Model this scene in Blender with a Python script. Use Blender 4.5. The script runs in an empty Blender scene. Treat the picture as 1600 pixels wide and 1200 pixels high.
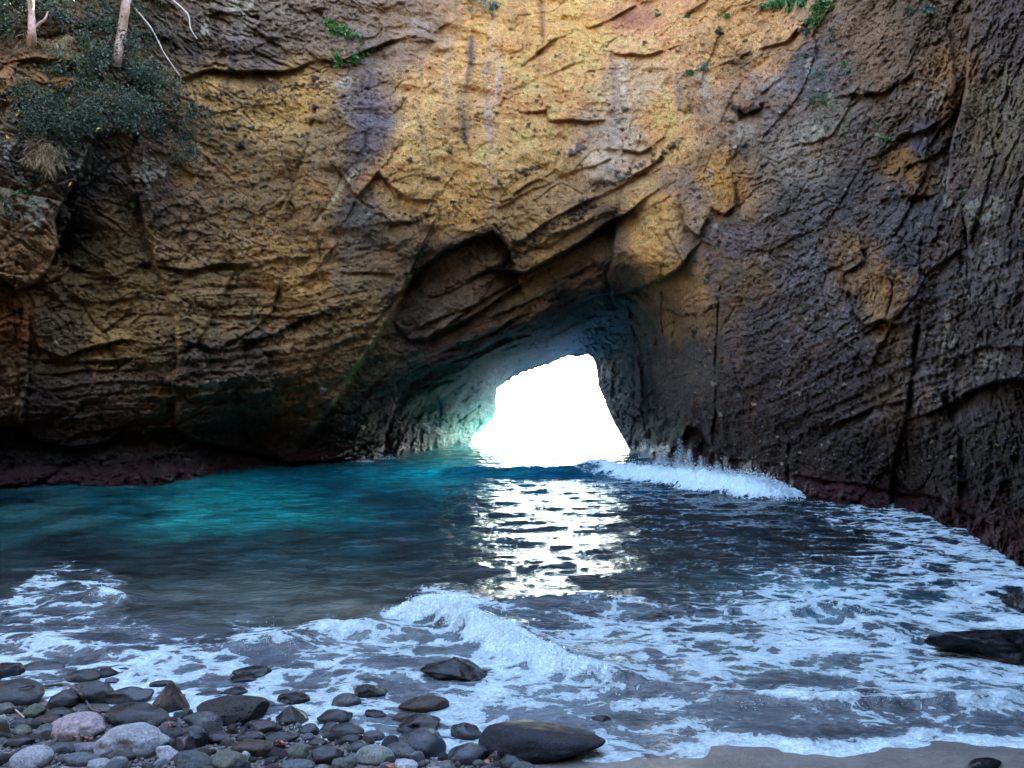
import bpy, math, random
import numpy as np
from mathutils import Vector, Matrix

random.seed(7)
RNG = np.random.default_rng(11)
SC = bpy.context.scene
COL = SC.collection
F, CX, HY, EYE = 1250.0, 800.0, 640.0, 2.5      # focal length in photo pixels, centre column, horizon row, eye height (m)

# ---------------------------------------------------------------- camera, sky, sun, exposure
cam_d = bpy.data.cameras.new('camera')
cam = bpy.data.objects.new('camera', cam_d); COL.objects.link(cam)
cam.location = (0, 0, EYE); cam.rotation_euler = (math.radians(90), 0, 0)
cam_d.sensor_width = 36; cam_d.lens = 36 * F / 1600; cam_d.shift_y = 40 / 1600
cam_d.clip_start = 0.05; cam_d.clip_end = 20000
SC.camera = cam

SUN_EL, SUN_AZ = math.radians(38), math.radians(52)      # azimuth measured from +Y (out to sea) towards +X
w = bpy.data.worlds.new('World'); SC.world = w; w.use_nodes = True
nt = w.node_tree
bg = nt.nodes['Background']
sky = nt.nodes.new('ShaderNodeTexSky'); sky.sky_type = 'NISHITA'; sky.sun_disc = False
sky.sun_elevation = SUN_EL; sky.sun_rotation = SUN_AZ
sky.dust_density = .7; sky.air_density = 1.0; sky.ozone_density = 1.0
nt.links.new(sky.outputs[0], bg.inputs[0]); bg.inputs[1].default_value = 0.15
sl = bpy.data.lights.new('sun', 'SUN'); sl.energy = 4.0; sl.angle = math.radians(0.5); sl.color = (1, .94, .86)
so = bpy.data.objects.new('sun', sl); COL.objects.link(so)
sdir = Vector((math.sin(SUN_AZ) * math.cos(SUN_EL), math.cos(SUN_AZ) * math.cos(SUN_EL), math.sin(SUN_EL)))
so.rotation_euler = sdir.to_track_quat('Z', 'Y').to_euler(); so.location = sdir * 80
SC.view_settings.view_transform = 'Standard'; SC.view_settings.look = 'None'
SC.view_settings.exposure = 3.85; SC.view_settings.gamma = 1
SC.render.engine = 'CYCLES'
SC.cycles.use_denoising = True
SC.cycles.max_bounces = 6; SC.cycles.diffuse_bounces = 4; SC.cycles.glossy_bounces = 3

# ---------------------------------------------------------------- numpy helpers
_perm = RNG.permutation(256); _perm = np.concatenate([_perm, _perm, _perm])
_grad = RNG.normal(size=(256, 3)); _grad /= np.linalg.norm(_grad, axis=1)[:, None]; _grad = _grad.astype(np.float32)

def noise(x, y, z):
    x, y, z = (np.asarray(a, np.float32) for a in (x, y, z))
    xi = np.floor(x).astype(np.int32); yi = np.floor(y).astype(np.int32); zi = np.floor(z).astype(np.int32)
    xf, yf, zf = x - xi, y - yi, z - zi
    u, v, t = (a * a * a * (a * (a * 6 - 15) + 10) for a in (xf, yf, zf))
    xi &= 255; yi &= 255; zi &= 255
    def g(i, j, k):
        h = _perm[_perm[_perm[xi + i] + yi + j] + zi + k]
        gr = _grad[h]
        return gr[..., 0] * (xf - i) + gr[..., 1] * (yf - j) + gr[..., 2] * (zf - k)
    a0 = g(0, 0, 0) * (1 - u) + g(1, 0, 0) * u
    a1 = g(0, 1, 0) * (1 - u) + g(1, 1, 0) * u
    b0 = g(0, 0, 1) * (1 - u) + g(1, 0, 1) * u
    b1 = g(0, 1, 1) * (1 - u) + g(1, 1, 1) * u
    return ((a0 * (1 - v) + a1 * v) * (1 - t) + (b0 * (1 - v) + b1 * v) * t) * 1.6

def fbm(x, y, z, o=4, gain=.5, ridged=False):
    s = 0; a = 1; tot = 0
    for i in range(o):
        n = noise(x + 17.3 * i, y - 9.1 * i, z + 5.7 * i)
        if ridged: n = 1 - 2 * np.abs(n)
        s = s + a * n; tot += a; a *= gain
        x, y, z = x * 2.03, y * 2.03, z * 2.03
    return s / tot

def sstep(a, b, x):
    t = np.clip((x - a) / (b - a), 0, 1); return t * t * (3 - 2 * t)

def lin(c):
    c = np.asarray(c, np.float64) / 255.
    return np.where(c <= .04045, c / 12.92, ((c + .055) / 1.055) ** 2.4)

def tps(pts, qx, qy, smooth=1e-6):
    """thin plate surface through pts[:, :2] -> pts[:, 2], read at qx, qy"""
    P = np.asarray(pts, np.float64); X = P[:, :2] / 500.; n = len(P)
    def U(r2): return r2 * np.log(np.maximum(r2, 1e-12))
    K = U(((X[:, None] - X[None]) ** 2).sum(-1)) + smooth * np.eye(n)
    Q = np.hstack([np.ones((n, 1)), X])
    A = np.block([[K, Q], [Q.T, np.zeros((3, 3))]])
    wv = np.linalg.solve(A, np.concatenate([P[:, 2], np.zeros(3)]))
    out = wv[n] + wv[n + 1] * qx / 500. + wv[n + 2] * qy / 500.
    for i in range(n):
        out = out + wv[i] * U((qx / 500. - X[i, 0]) ** 2 + (qy / 500. - X[i, 1]) ** 2)
    return out

def gmix(pts, qx, qy, pw=3.0, asp=1.0):
    """inverse distance mix of control values; pts rows: x, y, v..."""
    P = np.asarray(pts, np.float64); nv = P.shape[1] - 2
    acc = np.zeros(qx.shape + (nv,)); ws = np.zeros(qx.shape)
    for r in P:
        d2 = ((qx - r[0]) * asp) ** 2 + (qy - r[1]) ** 2 + 150
        wgt = d2 ** (-pw / 2); ws += wgt
        acc += wgt[..., None] * r[2:]
    return acc / ws[..., None]

def polydist(poly, qx, qy):
    """distance to a polyline and the side (+1 = right of the travel direction on screen, y down)"""
    best = np.full(qx.shape, 1e9); side = np.ones(qx.shape)
    for (ax, ay), (bx, by) in zip(poly[:-1], poly[1:]):
        dx, dy = bx - ax, by - ay; L2 = dx * dx + dy * dy
        t = np.clip(((qx - ax) * dx + (qy - ay) * dy) / L2, 0, 1)
        ex = qx - (ax + t * dx); ey = qy - (ay + t * dy)
        d = np.hypot(ex, ey); m = d < best
        best = np.where(m, d, best)
        side = np.where(m, np.sign(dx * (qy - ay) - dy * (qx - ax)), side)
    return best, side

def inside(poly, qx, qy):
    r = np.zeros(qx.shape, bool); n = len(poly)
    for i in range(n):
        x1, y1 = poly[i]; x2, y2 = poly[(i + 1) % n]
        c = (y1 > qy) != (y2 > qy)
        r ^= c & (qx < (x2 - x1) * (qy - y1) / (y2 - y1 + 1e-12) + x1)
    return r

def grid_mesh(name, X, Y, Z, keep=None, attrs=None, mat=None, flip=False):
    """one connected sheet from 2-D arrays; keep = boolean per cell; attrs = {name: (H, W) or (H, W, 3)}"""
    H, W = X.shape
    idx = np.arange(H * W).reshape(H, W)
    q = np.stack([idx[:-1, :-1], idx[:-1, 1:], idx[1:, 1:], idx[1:, :-1]], -1)
    if flip: q = q[..., ::-1]
    q = q[keep] if keep is not None else q.reshape(-1, 4)
    used = np.zeros(H * W, bool); used[q.ravel()] = True
    remap = np.cumsum(used) - 1; q = remap[q]
    co = np.stack([X, Y, Z], -1).reshape(-1, 3)[used].astype(np.float32)
    me = bpy.data.meshes.new(name)
    me.vertices.add(len(co)); me.vertices.foreach_set('co', co.ravel())
    me.loops.add(q.size); me.loops.foreach_set('vertex_index', q.ravel().astype(np.int32))
    me.polygons.add(len(q)); me.polygons.foreach_set('loop_start', np.arange(0, q.size, 4, dtype=np.int32))
    me.polygons.foreach_set('loop_total', np.full(len(q), 4, np.int32))
    me.polygons.foreach_set('use_smooth', np.ones(len(q), bool))
    me.update(calc_edges=True)
    for k, a in (attrs or {}).items():
        if a.ndim == 3:
            at = me.attributes.new(k, 'FLOAT_COLOR', 'POINT')
            c = np.ones((used.sum(), 4), np.float32); c[:, :3] = a.reshape(-1, 3)[used]
            at.data.foreach_set('color', c.ravel())
        else:
            at = me.attributes.new(k, 'FLOAT', 'POINT')
            at.data.foreach_set('value', a.ravel()[used].astype(np.float32))
    ob = bpy.data.objects.new(name, me); COL.objects.link(ob)
    if mat: me.materials.append(mat)
    return ob

def raw_mesh(name, co, faces, mat=None, parent=None, smooth=True):
    me = bpy.data.meshes.new(name)
    co = np.asarray(co, np.float32); f = np.asarray(faces, np.int32); k = f.shape[1]
    me.vertices.add(len(co)); me.vertices.foreach_set('co', co.ravel())
    me.loops.add(f.size); me.loops.foreach_set('vertex_index', f.ravel())
    me.polygons.add(len(f)); me.polygons.foreach_set('loop_start', np.arange(0, f.size, k, dtype=np.int32))
    me.polygons.foreach_set('loop_total', np.full(len(f), k, np.int32))
    me.polygons.foreach_set('use_smooth', np.full(len(f), smooth, bool))
    me.update(calc_edges=True)
    ob = bpy.data.objects.new(name, me); COL.objects.link(ob)
    if mat: me.materials.append(mat)
    if parent: ob.parent = parent
    return ob

def tag(o, label=None, cat=None, group=None, kind=None):
    for k, v in (('label', label), ('category', cat), ('group', group), ('kind', kind)):
        if v: o[k] = v
    return o

def empty(name, loc):
    o = bpy.data.objects.new(name, None); COL.objects.link(o); o.location = loc
    o.empty_display_size = .2
    return o

# ---------------------------------------------------------------- materials
class NT:
    def __init__(s, name):
        s.m = bpy.data.materials.new(name); s.m.use_nodes = True; s.t = s.m.node_tree
        s.b = s.t.nodes['Principled BSDF']
    def n(s, ty, **kw):
        nd = s.t.nodes.new(ty)
        for k, v in kw.items():
            if k in nd.inputs: nd.inputs[k].default_value = v
            else: setattr(nd, k, v)
        return nd
    def l(s, a, b): s.t.links.new(a, b)
    def attr(s, name): return s.n('ShaderNodeAttribute', attribute_name=name)
    def coord(s, kind='Object'): return s.n('ShaderNodeTexCoord').outputs[kind]
    def noise(s, vec, scale, detail=4, rough=.55):
        nd = s.n('ShaderNodeTexNoise'); nd.inputs['Scale'].default_value = scale
        nd.inputs['Detail'].default_value = detail; nd.inputs['Roughness'].default_value = rough
        s.l(vec, nd.inputs['Vector']); return nd
    def math(s, op, a, b=None, c=None, clamp=False):
        nd = s.n('ShaderNodeMath', operation=op); nd.use_clamp = clamp
        for i, v in enumerate((a, b, c)):
            if v is None: continue
            if isinstance(v, (int, float)): nd.inputs[i].default_value = v
            else: s.l(v, nd.inputs[i])
        return nd.outputs[0]
    def ramp(s, fac, lo, hi, a=0., b=1.):
        nd = s.n('ShaderNodeMapRange'); nd.interpolation_type = 'SMOOTHSTEP'
        for k, v in zip(('From Min', 'From Max', 'To Min', 'To Max'), (lo, hi, a, b)):
            if isinstance(v, (int, float)): nd.inputs[k].default_value = v
            else: s.l(v, nd.inputs[k])
        s.l(fac, nd.inputs['Value']); return nd.outputs[0]
    def mix(s, fac, a, b, mode='MIX'):
        nd = s.n('ShaderNodeMix', data_type='RGBA', blend_type=mode)
        for i, v in ((0, fac), (6, a), (7, b)):
            if isinstance(v, (int, float)): nd.inputs[i].default_value = v
            elif isinstance(v, (tuple, list)): nd.inputs[i].default_value = (*v, 1)
            else: s.l(v, nd.inputs[i])
        return nd.outputs[2]
    def bump(s, h, dist, strength=1., nrm=None):
        nd = s.n('ShaderNodeBump'); nd.inputs['Distance'].default_value = dist; nd.inputs['Strength'].default_value = strength
        s.l(h, nd.inputs['Height'])
        if nrm: s.l(nrm, nd.inputs['Normal'])
        return nd.outputs[0]
    def maprange_vec(s, vec, scale):
        nd = s.n('ShaderNodeMapping'); nd.inputs['Scale'].default_value = scale; s.l(vec, nd.inputs['Vector']); return nd.outputs[0]

def rock_material():
    k = NT('cliff_rock'); co = k.coord()
    base = k.attr('rock_color').outputs['Color']
    n1 = k.noise(co, 5.5, 9, .7).outputs[0]; n2 = k.noise(co, 19, 6, .75).outputs[0]
    v = k.n('ShaderNodeTexVoronoi'); v.inputs['Scale'].default_value = 10; k.l(co, v.inputs['Vector'])
    speck = k.ramp(v.outputs['Distance'], .14, .34, 1, 0)
    rnd = k.n('ShaderNodeSeparateColor'); k.l(v.outputs['Color'], rnd.inputs[0])
    on = k.math('MULTIPLY', k.ramp(rnd.outputs[0], .60, .64), speck)
    grit = k.attr('grit').outputs['Fac']
    on = k.math('MULTIPLY', on, grit)
    val = k.math('ADD', k.ramp(n1, .3, .7, .66, 1.26), k.ramp(n2, .32, .68, -.36, .42))
    c = k.mix(1, base, val, 'MULTIPLY')
    c = k.mix(on, c, k.mix(k.ramp(rnd.outputs[1], .72, .8), (.035, .032, .035), (.40, .39, .38)))
    k.l(c, k.b.inputs['Base Color'])
    k.b.inputs['Specular IOR Level'].default_value = .3
    wet = k.attr('wet').outputs['Fac']
    k.l(k.ramp(wet, 0, 1, .85, .35), k.b.inputs['Roughness'])
    n3 = k.noise(co, 55, 4, .7).outputs[0]
    h = k.math('ADD', k.math('ADD', k.math('MULTIPLY', n1, .9), k.math('MULTIPLY', n2, .35)), k.math('ADD', k.math('MULTIPLY', on, .3), k.math('MULTIPLY', n3, .12)))
    k.l(k.bump(h, .42, 1.), k.b.inputs['Normal'])
    return k.m

def water_material():
    k = NT('sea_water'); co = k.coord()
    base = k.attr('water_color').outputs['Color']; dens = k.attr('foam').outputs['Fac']
    # domain warp, then a net of cell edges at two sizes
    wv = k.n('ShaderNodeVectorMath', operation='SCALE'); wv.inputs['Scale'].default_value = .55
    nz = k.noise(co, 1.3, 5, .6)
    k.l(nz.outputs['Color'], wv.inputs[0])
    ad = k.n('ShaderNodeVectorMath', operation='ADD'); k.l(co, ad.inputs[0]); k.l(wv.outputs[0], ad.inputs[1])
    nz2 = k.noise(co, 7, 4, .6); wv2 = k.n('ShaderNodeVectorMath', operation='SCALE'); wv2.inputs['Scale'].default_value = .12
    k.l(nz2.outputs['Color'], wv2.inputs[0])
    ad2 = k.n('ShaderNodeVectorMath', operation='ADD'); k.l(ad.outputs[0], ad2.inputs[0]); k.l(wv2.outputs[0], ad2.inputs[1])
    def cell(scale, sx):
        v = k.n('ShaderNodeTexVoronoi', feature='DISTANCE_TO_EDGE'); v.inputs['Scale'].default_value = scale
        k.l(k.maprange_vec(ad2.outputs[0], (sx, 1, 0)), v.inputs['Vector']); return v.outputs['Distance']
    e1 = cell(1.5, .6); e2 = cell(4.2, .7); e3 = cell(10.5, .7)
    fb = k.noise(k.maprange_vec(ad2.outputs[0], (.7, 1, 0)), 2.1, 9, .72).outputs[0]
    fine = k.noise(k.maprange_vec(ad2.outputs[0], (1, 1, 1)), 30, 4, .7).outputs[0]
    # s is high where foam gathers
    s = k.math('ADD', k.math('MULTIPLY', k.math('SUBTRACT', .20, e1), 1.9), k.math('MULTIPLY', k.math('SUBTRACT', .15, e2), 1.9))
    s = k.math('ADD', s, k.math('MULTIPLY', k.math('SUBTRACT', fb, .5), 2.1))
    s = k.math('ADD', s, k.math('MULTIPLY', k.math('SUBTRACT', .16, e3), 1.1))
    s = k.math('ADD', s, k.math('MULTIPLY', k.math('SUBTRACT', fine, .5), .35))
    s = k.math('ADD', s, k.math('MULTIPLY', k.math('SUBTRACT', dens, .69), 2.2))
    gate = k.ramp(dens, .02, .12)
    foam = k.math('MULTIPLY', k.math('ADD', k.math('MULTIPLY', k.ramp(s, .0, .14), .62), k.math('MULTIPLY', k.ramp(s, .05, .8), .38)), gate)
    soft = k.math('MULTIPLY', k.ramp(s, -.5, .3, 0, .16), gate)       # milky aerated water round the lace
    fo = k.math('MAXIMUM', foam, soft)
    mot = k.noise(k.maprange_vec(ad2.outputs[0], (.6, 1.2, 0)), 1.7, 7, .68).outputs[0]
    base = k.mix(1, base, k.ramp(mot, .3, .7, .45, 1.45), 'MULTIPLY')
    c = k.mix(fo, base, k.mix(k.ramp(fine, .35, .65), (.40, .53, .55), (.70, .84, .85)))
    k.l(c, k.b.inputs['Base Color'])
    k.b.inputs['IOR'].default_value = 1.33
    k.l(k.ramp(foam, 0, 1, .05, .65), k.b.inputs['Roughness'])
    mp = k.maprange_vec(co, (.8, 1.3, 1))
    r1 = k.noise(mp, 3.2, 3, .55).outputs[0]; r2 = k.noise(mp, 13, 4, .6).outputs[0]
    rip = k.math('ADD', k.math('MULTIPLY', r1, 1.), k.math('MULTIPLY', r2, .36))
    b1 = k.bump(rip, .055, 1.)
    fh = k.math('ADD', k.math('MULTIPLY', fo, .5), k.math('MULTIPLY', k.math('MULTIPLY', fine, foam), .6))
    k.l(k.bump(fh, .045, 1., b1), k.b.inputs['Normal'])
    return k.m

def foam_material(name='sea_foam'):
    k = NT(name); co = k.coord()
    n = k.noise(co, 14, 5, .65).outputs[0]
    k.l(k.mix(k.ramp(n, .3, .7), (.42, .54, .57), (.72, .85, .86)), k.b.inputs['Base Color'])
    k.b.inputs['Roughness'].default_value = .6
    k.l(k.bump(n, .05, 1), k.b.inputs['Normal'])
    return k.m

def sand_material():
    k = NT('beach_sand'); co = k.coord()
    n = k.noise(co, 1.1, 5, .6).outputs[0]; g = k.noise(co, 90, 3, .8).outputs[0]; m = k.noise(co, 12, 5, .7).outputs[0]
    c = k.mix(k.ramp(n, .35, .65), (.10, .085, .075), (.17, .145, .125))
    c = k.mix(1, c, k.math('ADD', k.ramp(g, .3, .7, .6, 1.3), k.ramp(m, .3, .7, -.2, .2)), 'MULTIPLY')
    wet = k.attr('wet').outputs['Fac']
    c = k.mix(wet, k.mix(1, c, (1.9, 1.85, 1.8), 'MULTIPLY'), c)
    k.l(c, k.b.inputs['Base Color'])
    k.l(k.ramp(wet, 0, 1, .9, .28), k.b.inputs['Roughness'])
    k.l(k.bump(k.math('ADD', k.math('MULTIPLY', m, .6), k.math('MULTIPLY', g, .2)), .03, .8), k.b.inputs['Normal'])
    return k.m

def stone_material(name, c1, c2, rough=.5, pit=0., scale=1.):
    k = NT(name); co = k.coord()
    n = k.noise(co, 6 * scale, 6, .62).outputs[0]; g = k.noise(co, 60 * scale, 3, .7).outputs[0]
    c = k.mix(k.ramp(n, .35, .66), c1, c2)
    c = k.mix(1, c, k.ramp(g, .3, .7, .65, 1.35), 'MULTIPLY')
    oi = k.n('ShaderNodeObjectInfo')
    c = k.mix(1, c, k.ramp(oi.outputs['Random'], 0, 1, .8, 1.22), 'MULTIPLY')
    h = k.math('ADD', k.math('MULTIPLY', n, .8), k.math('MULTIPLY', g, .12))
    if pit:
        v = k.n('ShaderNodeTexVoronoi'); v.inputs['Scale'].default_value = 24 * scale; k.l(co, v.inputs['Vector'])
        p = k.ramp(v.outputs['Distance'], .12, .42)
        c = k.mix(k.math('MULTIPLY', k.math('SUBTRACT', 1, p), pit), c, (.012, .012, .012))
        h = k.math('ADD', h, k.math('MULTIPLY', p, .35 * pit))
    k.b.inputs['Specular IOR Level'].default_value = (.22 if rough < .25 else .30) if rough < .4 else (.12 if rough == .44 else .22)
    k.l(c, k.b.inputs['Base Color'])
    k.l(k.ramp(n, .3, .7, max(rough - .14, .07), min(rough + .2, 1)), k.b.inputs['Roughness'])
    k.l(k.bump(h, .035, .8), k.b.inputs['Normal'])
    return k.m

def simple_material(name, c1, c2, scale=8, rough=.7, bump=.02, trans=0.):
    k = NT(name); co = k.coord()
    n = k.noise(co, scale, 4, .6).outputs[0]
    k.l(k.mix(k.ramp(n, .3, .7), c1, c2), k.b.inputs['Base Color'])
    k.b.inputs['Roughness'].default_value = rough
    if bump: k.l(k.bump(n, bump, .8), k.b.inputs['Normal'])
    return k.m

# ---------------------------------------------------------------- the beach
def beach_z(x, y):
    x = np.asarray(x, float); y = np.asarray(y, float)
    # shoreline runs nearer the camera on the right
    edge = 5.80 + .16 * np.exp(-((x - 1.95) / .4) ** 2) * 0 - .0 * x + .32 * np.clip(-x - .3, 0, 4) + .07 * np.sin(x * 2.1 + .6) + .20 * np.exp(-((x - 1.75) / .45) ** 2)
    d = y - edge
    z = np.where(d < 0, -d * .085, -d * .075)
    z = z - .02 * np.clip(d, 0, 40) * .5
    z = z 
    return np.clip(z, -4, .9) + .015 * noise(x * 1.3, y * 1.3, x * 0)

def ground(px, py, lift=0.):
    """point of the beach or sea surface seen at photo pixel px, py"""
    D = EYE * F / max(py - HY, 1)
    for _ in range(12):
        X = (px - CX) / F * D
        g = max(float(beach_z(X, D)), 0.) + lift
        D = (EYE - g) * F / max(py - HY, 1)
    return Vector(((px - CX) / F * D, D, g))

# ---------------------------------------------------------------- the cliff
HOLE = [(728, 700), (742, 684), (758, 668), (772, 652), (776, 638), (774, 622), (777, 607), (800, 591), (828, 578), (852, 571),
        (872, 563), (888, 555), (903, 558), (917, 554), (926, 558), (932, 575), (934, 600), (943, 622), (952, 645), (961, 663),
        (972, 682), (986, 706), (1010, 1500), (690, 1500)]

def arange2(parts):
    return np.concatenate([np.arange(a, b, s) for a, b, s in parts])

cols = arange2([(-900, -40, 14), (-40, 1640, 1.6), (1640, 2500, 14)])
rows = arange2([(-1500, -30, 15), (-30, 900, 1.6), (900, 1400, 14)])
PX, PY = np.meshgrid(cols, rows)

DP = [ # photo column, photo row, metres in front of the camera
 (-900, 900, 12), (-900, 300, 12.5), (-900, -600, 14), (-900,-1500,17), (-400, 830, 18), (-400, 300, 18.5), (-400, -600, 20), (-400,-1500,23),
 (0, 762, 25.6), (200, 755, 27), (300, 748, 29.5), (410, 730, 34.0), (500, 726, 36.0), (600, 715, 41.0), (640, 707, 45.0), (728, 698, 55.5),
 (0, 900, 25.6), (300, 900, 29.5), (500, 900, 36), (640, 900, 45), (728, 900, 55.5),
 (0, 690, 26.6), (200, 690, 27.9), (400, 680, 34), (560, 660, 36.6), (0, 600, 26), (150, 600, 26.7), (280, 600, 27.6), (400, 600, 29.9), (500, 600, 32.0), (560, 600, 34),
 (0, 440, 24.5), (150, 480, 27.2), (280, 480, 27.9), (400, 480, 30.1), (520, 480, 31.7), (620, 500, 33.8), (600, 600, 35.6),
 (0, 200, 24.0), (100, 200, 25.0), (220, 250, 27.5), (350, 250, 30), (500, 250, 31.5), (0, 0, 25.5), (200, 0, 28), (350, 0, 32), (500, 0, 34), (0, -400, 28), (300, -400, 33),
 (650, 300, 32.5), (800, 300, 33), (900, 300, 34), (1000, 300, 33.5), (650, 100, 34), (800, 100, 35), (1000, 100, 35), (650, -20, 35.5), (900, -20, 37), (700, -400, 38), (1000, -400, 38),
 (640, 420, 34), (700, 380, 33), (780, 380, 33.5), (860, 400, 34.5), (950, 350, 33.8), (700, 450, 35.4), (800, 450, 35.6), (900, 430, 36.2), (650, 520, 36), (700, 540, 36.6), (800, 510, 37.2), (880, 480, 38), (940, 460, 38), (760, 540, 38.2), (860, 520, 41),
 (664, 598, 38.6), (740, 572, 40.5), (820, 548, 45), (888, 530, 48), (640, 650, 42.5), (690, 650, 47.5), (735, 640, 52), (776, 620, 56), (800, 588, 56), (850, 570, 56), (890, 553, 55.5),
 (905, 552, 55), (930, 560, 53), (935, 600, 51), (960, 660, 49), (986, 706, 47.3), (986, 900, 47.3), (940, 500, 46), (975, 470, 41), (985, 540, 44.5), (1000, 500, 41), (990, 620, 44),
 (980, 400, 34), (1020, 430, 34), (1060, 440, 33.5), (1050, 520, 36), (1040, 600, 38.5), (1040, 690, 39), (1040, 724, 37.2), (1100, 735, 33), (1100, 620, 31.8), (1100, 450, 31.5), (1100, 300, 32), (1100, 100, 33.5), (1100, -20, 34.5),
 (1170, 755, 27.6), (1235, 772, 23.8), (1300, 783, 21.9), (1400, 795, 20.2), (1500, 825, 16.9), (1600, 875, 13.3), (1300, 900, 21.9), (1600, 950, 13.3), (1450,900,18.5),
 (1230, 600, 25.5), (1230, 400, 27.5), (1230, 200, 29.5), (1250, 0, 31), (1400, 600, 20.8), (1400, 400, 22), (1400, 200, 24), (1400, 0, 26), (1500, 500, 18), (1500, 250, 19.8),
 (1600, 600, 14.0), (1600, 300, 15.2), (1600, 0, 17.5), (1600, -400, 21), (1300, -400, 31), (2000, 1100, 7.8), (2000, 500, 8.1), (2000, 0, 9), (2000, -800, 11.5), (2500, 1300, 5.4), (2500, 300, 5.6), (2500, -800, 8), (1000,-1500,42), (300,-1500,38),(2000,-1500,14),(2500,-1500,10)]
# coarse evaluation, then bilinear
cc = np.linspace(-900, 2500, 426); rr = np.linspace(-1500, 1400, 364)
CC, RR = np.meshgrid(cc, rr)
LD = tps([(a, b, math.log(c)) for a, b, c in DP], CC, RR, 2e-3)
def bilin(G, x, y):
    fx = np.clip((x - cc[0]) / (cc[1] - cc[0]), 0, len(cc) - 1.001); fy = np.clip((y - rr[0]) / (rr[1] - rr[0]), 0, len(rr) - 1.001)
    i = fx.astype(int); j = fy.astype(int); u = fx - i; v = fy - j
    return (G[j, i] * (1 - u) + G[j, i + 1] * u) * (1 - v) + (G[j + 1, i] * (1 - u) + G[j + 1, i + 1] * u) * v
D0 = np.exp(bilin(LD, PX, PY)); D0 = np.clip(D0, 4.5, 60)

# world-space sample position of the undisturbed wall
WX = (PX - CX) / F * D0; WZ = EYE + (HY - PY) / F * D0; WY = D0
# feature drawing coordinates, wandering a little so that no line is ruled
def wander(amp, sc, o=3, seed=0):
    return amp * fbm(WX / sc + seed, WY / sc, WZ / sc + seed, o), amp * fbm(WX / sc - 31 + seed, WY / sc + 7, WZ / sc + 3, o)
w1x, w1y = wander(11, 2.2, 6)
QX, QY = PX + w1x, PY + w1y
OFF = np.zeros(PX.shape)                                  # metres further from the camera
AMASK = np.clip(.62 + 1.5 * fbm(WX / 2.1 + 70, WY / 2.1, WZ / 2.1, 3), .08, 1.35)
SOFT = np.exp(-((PX - 830) / 290) ** 2 - ((PY - 130) / 210) ** 2)      # the smooth yellow tuff
AMASK *= 1 - .45 * SOFT

def window(poly, r):
    xs = [p[0] for p in poly]; ys = [p[1] for p in poly]
    i0, i1 = np.searchsorted(cols, [min(xs) - r, max(xs) + r]); j0, j1 = np.searchsorted(rows, [min(ys) - r, max(ys) + r])
    return slice(j0, j1), slice(i0, i1)

def ledge(poly, amp, w, lip=.3, ends=12, col=None):
    """the rock steps back on the right-hand side of the line (below it when drawn left to right)"""
    s = window(poly, w * 4 + 20)
    d, sd = polydist(poly, QX[s], QY[s])
    e = d * sd
    rise = sstep(-2.2, 2.2, e)
    # fade towards the ends of the line
    (ax, ay), (bx, by) = poly[0], poly[-1]
    fade = 1.
    if ends:
        da = np.hypot(QX[s] - ax, QY[s] - ay); db = np.hypot(QX[s] - bx, QY[s] - by)
        fade = sstep(0, ends, da) * sstep(0, ends, db)
    rec = rise * np.exp(-np.maximum(e, 0) / w)
    out = (1 - rise) * np.exp(-np.maximum(-e, 0) / (w * .7))
    far = np.clip(1 - d / (w * 4 + 20), 0, 1)
    am = AMASK[s] if amp < 1.45 else 1.
    OFF[s] += fade * far * am * (amp * rec - amp * lip * .6 * out)

def crack(poly, amp, w=2.5):
    s = window(poly, w * 4 + 20)
    d, _ = polydist(poly, QX[s], QY[s])
    var = np.clip(.55 + 1.3 * noise(WX[s] * 1.3, WY[s], WZ[s] * 1.3), .08, 1.2)
    OFF[s] += .55 * amp * var * np.exp(-(d / (w * (.45 + .35 * var))) ** 2)

# --- left wall
ledge([(-60, 430), (0, 432), (25, 446), (55, 440), (78, 418), (92, 385), (84, 345), (104, 300), (150, 285), (215, 300)][:6], 2.4, 55, .3, 6)
ledge([(92, 385), (84, 345), (104, 300), (120, 270)][::-1][::-1], 1.6, 45, .25, 10)
ledge([(95, 405), (140, 428), (190, 428), (245, 412)], .8, 22, .5)
ledge([(100, 460), (150, 476), (200, 465), (258, 450)], .55, 22, .4)
ledge([(50, 538), (100, 560), (140, 545), (190, 530), (250, 536), (280, 522)], .75, 18, .6)
ledge([(60, 562), (130, 568), (200, 562), (280, 548)], .5, 14, .5)
ledge([(50, 588), (130, 582), (200, 580), (272, 572)], .4, 12, .5)
ledge([(60, 612), (150, 600), (270, 596)], .3, 9, .5)
ledge([(270, 672), (272, 640), (281, 562), (274, 500), (255, 440), (235, 380), (215, 310)], -.0, 60, 0)
ledge([(268, 672), (270, 640), (281, 562), (274, 500), (255, 440), (235, 380), (212, 305)][::-1], .9, 70, .35, 20)   # panel left of the rib steps back
crack([(212, 305), (235, 380), (255, 440), (275, 500), (282, 562), (271, 640), (268, 672)], .35, 2.5)
ledge([(245, 418), (300, 425), (345, 412), (372, 410)], .8, 26, .5)
ledge([(372, 412), (400, 418), (430, 404), (455, 402)], .9, 24, .4)
ledge([(372, 412), (348, 458), (325, 505), (303, 548)][::-1], .8, 34, .3)
ledge([(447, 400), (440, 440), (420, 490), (382, 530)][::-1], .7, 30, .3)
crack([(350, 330), (356, 400), (368, 410)], .3)
crack([(160, 640), (145, 590), (158, 545)], .2)
crack([(228, 640), (250, 605), (276, 578)], .25)
crack([(19, 440), (24, 520), (28, 600), (25, 660)], .4, 3)
ledge([(40, 440), (44, 520), (42, 600), (30, 660)][::-1], .8, 20, .3)
ledge([(380, 540), (430, 522), (480, 496), (540, 480), (598, 474)], .6, 22, .4)
ledge([(300, 470), (340, 480), (378, 470)], .4, 14, .4)
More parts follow.
